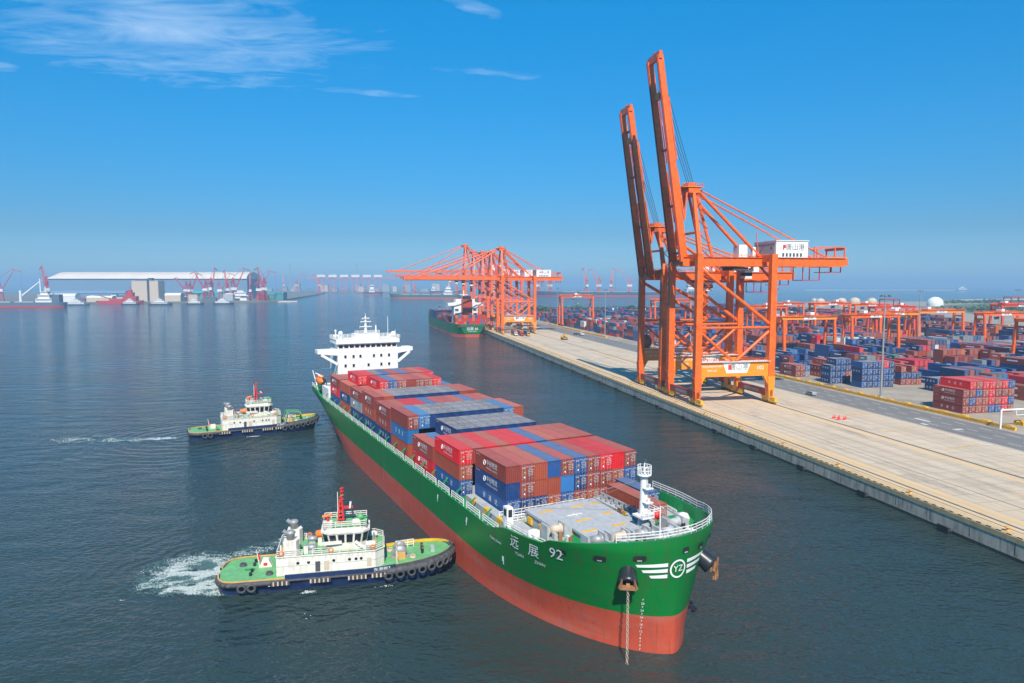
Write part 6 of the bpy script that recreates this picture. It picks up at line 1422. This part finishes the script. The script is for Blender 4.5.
# far container quay with white machinery houses
for i in range(6):
    X = -1010 + i * 58; root = empty('distant_quay_crane', (X, 3620 + 10 * i, 4), .2); tag(root, f'distant pink container crane with white house, {ORD[i]} from the left of six', 'crane', 'distant container cranes')
    mb = MB()
    for x in (-14, 14):
        for y in (-9, 9): mb.beam((x, y, 0), (x, y, 76), 3, 3, ROSE)
    for y in (-9, 9): mb.beam((-14, y, 18), (14, y, 18), 3, 3, ROSE); mb.beam((-14, y, 72), (14, y, 20), 2, 2, ROSE)
    mb.build('portal', root); mb = MB(); mb.box(-70 if i == 0 else -20, 40 if i < 5 else 110, -4, 4, 72, 78, ROSE); mb.build('girder', root); mb = MB(); mb.box(-18, 24, -8, 8, 78, 92, WHITE); mb.build('machinery_house', root)
# ------------------------------------------------------------------ buildings on the left bank
root = empty('storage_shed', (-1352, 2010, 4), .02); tag(root, 'very long white roofed storage shed on the left bank', 'warehouse')
ROOFW = M('white_roofing', (0.62, 0.54, 0.46), .7, var=.06, scale=.02); SHEDW = M('haze_tinted_shed_wall', (0.14, 0.23, 0.33), .8)  # wall colour has the blue of the distant haze mixed in
mb = MB(); LS = 590; N = 10
prof = [(55 * cos(pi - pi * i / N), 58 + 20 * sin(pi * i / N)) for i in range(N + 1)]
vs = [(LS * (j / 20) + (0 if j else 35) * 0, y, z) for j in range(21) for y, z in prof]
for j in (0,): vs[0:N + 1] = [(26 - 22 * (1 - abs(y) / 55.0), y, 58 + (z - 58) * .25) for y, z in prof]
for i in range(N + 1): y, z = prof[i]; vs[N + 1 + i] = (45, y, z)
mb.add(vs, [(j * (N + 1) + i, j * (N + 1) + i + 1, (j + 1) * (N + 1) + i + 1, (j + 1) * (N + 1) + i) for j in range(20) for i in range(N)], ROOFW, True)
mb.add([vs[20 * (N + 1) + i] for i in range(N + 1)], [tuple(range(N + 1))], ROOFW); mb.build('roof', root)
mb = MB(); mb.box(20, LS, -52, 52, 0, 58.4, SHEDW); mb.build('wall', root)
root = empty('silo_building', (-894, 1720, 4), 0); tag(root, 'pair of tall beige concrete silos on the left bank', 'silo')
for x0, x1 in ((-52, -14), (-8, 14)): mb = MB(); mb.box(x0, x1, -16, 16, 0, 50, BEIGE); mb.box(x0, x1, -16.2, 16.2, 50, 51.5, GREY); mb.build('silo_block', root)
mb = MB(); mb.box(-15, -7, -7, 7, 0, 58, DGREY); mb.box(-48, -20, -3, 3, 51.5, 55, DGREY); mb.build('elevator_tower', root)
for i, (x, y, w, d, h, mt, lb) in enumerate(((-1060, 1610, 75, 24, 20, WHITE, 'low white shed with curved roof before the silos'), (-990, 1650, 60, 20, 14, BEIGE, 'low beige shed beside the white one on the left bank'), (-838, 1700, 38, 24, 20, BEIGE, 'cream square building right of the silos'), (-1100, 1800, 190, 60, 26, SHEDW, 'wide dark blue warehouse below the long white shed'), (-850, 1925, 90, 30, 24, M('teal_roof', (.04, .28, .33), .6), 'teal warehouse behind the row of red cranes'), (-655, 1900, 50, 40, 20, M('teal_wall', (.05, .22, .22), .7), 'teal green building at the tip of the left bank'))):
    root = empty('dock_warehouse', (x, y, 4), .06); tag(root, lb, 'warehouse', 'low warehouses on the left bank')
    mb = MB(); mb.box(-w / 2, w / 2, -d / 2, d / 2, 0, h * .75, mt); mb.build('wall', root); mb = MB(); n_ = 8; pr = [(d / 2 * 1.04 * cos(pi - pi * j / n_), h * .75 + h * .3 * sin(pi * j / n_)) for j in range(n_ + 1)]
    vs = [(s_ * w / 2, yy, zz) for s_ in (-1, 1) for yy, zz in pr]; mb.add(vs, [(j, j + 1, n_ + 2 + j, n_ + 1 + j) for j in range(n_)], WHITE if mt in (WHITE, BEIGE) else mt, True); mb.add(vs[:n_ + 1], [tuple(range(n_ + 1))], mt); mb.add(vs[n_ + 1:], [tuple(range(n_, -1, -1))], mt); mb.build('roof', root)
rr = random.Random(21)
for i in range(14):
    x = -1150 + i * 37 + rr.uniform(-10, 10); y = 1690 + max(0, (x + 950) * .33) + rr.uniform(0, 60); w = rr.uniform(10, 32); h = rr.uniform(6, 17)
    root = empty('dock_shed', (x, y, 4), rr.uniform(-.2, .2)); tag(root, f'small dock shed in the clutter along the left bank, {ORD[i]} from the left', 'shed', 'small sheds along the left bank')
    mb = MB(); mb.box(-w / 2, w / 2, -6, 6, 0, h, rr.choice((BEIGE, GREY, SHEDW, PORTRED, WHITE, FGREY))); mb.build('wall', root)
    mb = MB(); mb.prism_y([(-w / 2 - 1, h), (w / 2 + 1, h), (0, h + 3.5)], -6.5, 6.5, rr.choice((WHITE, DGREY, FGREY, PORTRED))); mb.build('roof', root)
# the hazy opposite bank
rr = random.Random(9); HZB = M('far_building', (0.30, 0.31, 0.33), .8)
for i in range(16):
    X = -1480 + i * 70 + rr.uniform(-15, 15); root = empty('distant_building', (X, 3900 + rr.uniform(-100, 300), 4), 0); tag(root, f'grey hazy block on the opposite bank, {ORD[i]} from the left', 'building', 'hazy buildings on the opposite bank'); w = rr.uniform(20, 55); h = rr.uniform(12, 46)
    mb = MB(); mb.box(-w / 2, w / 2, -10, 10, 0, h, HZB if i % 3 else BEIGE); mb.build('wall', root); mb = MB(); mb.box(-w / 2 - 1, w / 2 + 1, -11, 11, h, h + 2, HZB); mb.build('roof', root)
for X, Y, h, lb in ((-1262, 3900, 150, 'thin dark chimney on the hazy opposite bank'), (-950, 4200, 165, 'second thin chimney above the pink container cranes')):
    root = empty('chimney', (X, Y, 4), 0); tag(root, lb, 'chimney', 'thin chimneys far off'); mb = MB(); mb.tube((0, 0, 0), (0, 0, h), 5, HZB, 3, 10); mb.build('stack', root); mb = MB(); mb.tube((0, 0, h), (0, 0, h + 3), 3.6, DGREY, 3.6, 10); mb.build('rim', root)
root = empty('silo_tower', (-60, 2270, 4), 0); tag(root, 'tall beige silo behind the bridge of the berthed green ship', 'silo'); mb = MB(); mb.tube((0, 0, 0), (0, 0, 60), 9, BEIGE, 9, 16); mb.build('drum', root); mb = MB(); mb.lathe([(9.3, 60), (6, 63), (.1, 64)], (0, 0, 0), GREY, 16); mb.build('cap', root)
# domes behind the yard
for i, (X, Y, r_, mt, lb) in enumerate(((600, 1330, 8, BEIGE, 'beige dome farthest left behind the container yard'), (641, 1330, 9, BEIGE, 'beige dome second from the left behind the yard'), (669, 1335, 10, BEIGE, 'beige dome third from the left behind the yard'), (618, 1400, 8, STEEL, 'small grey tank between the beige domes'), (700, 1330, 9, BEIGE, 'beige dome beside the red hoist frame'))):
    root = empty('storage_dome', (X, Y, 4), 0); tag(root, lb, 'storage tank', 'domes behind the container yard'); mb = MB(); mb.tube((0, 0, 0), (0, 0, 9), r_, mt, r_, 18); mb.build('drum', root); mb = MB(); mb.ball((0, 0, 9), r_, mt, 18, .8, True); mb.build('roof', root)
root = empty('storage_dome', (860, 1350, 4), 0); root.location = (826.0, 1335.0, 4); tag(root, 'large white dome standing out above the container yard', 'storage tank'); mb = MB(); mb.tube((0, 0, 0), (0, 0, 5), 14.5, WHITE, 14.5, 20); mb.build('drum', root); mb = MB(); mb.ball((0, 0, 5), 14.5, WHITE, 20, .9, True); mb.build('roof', root)
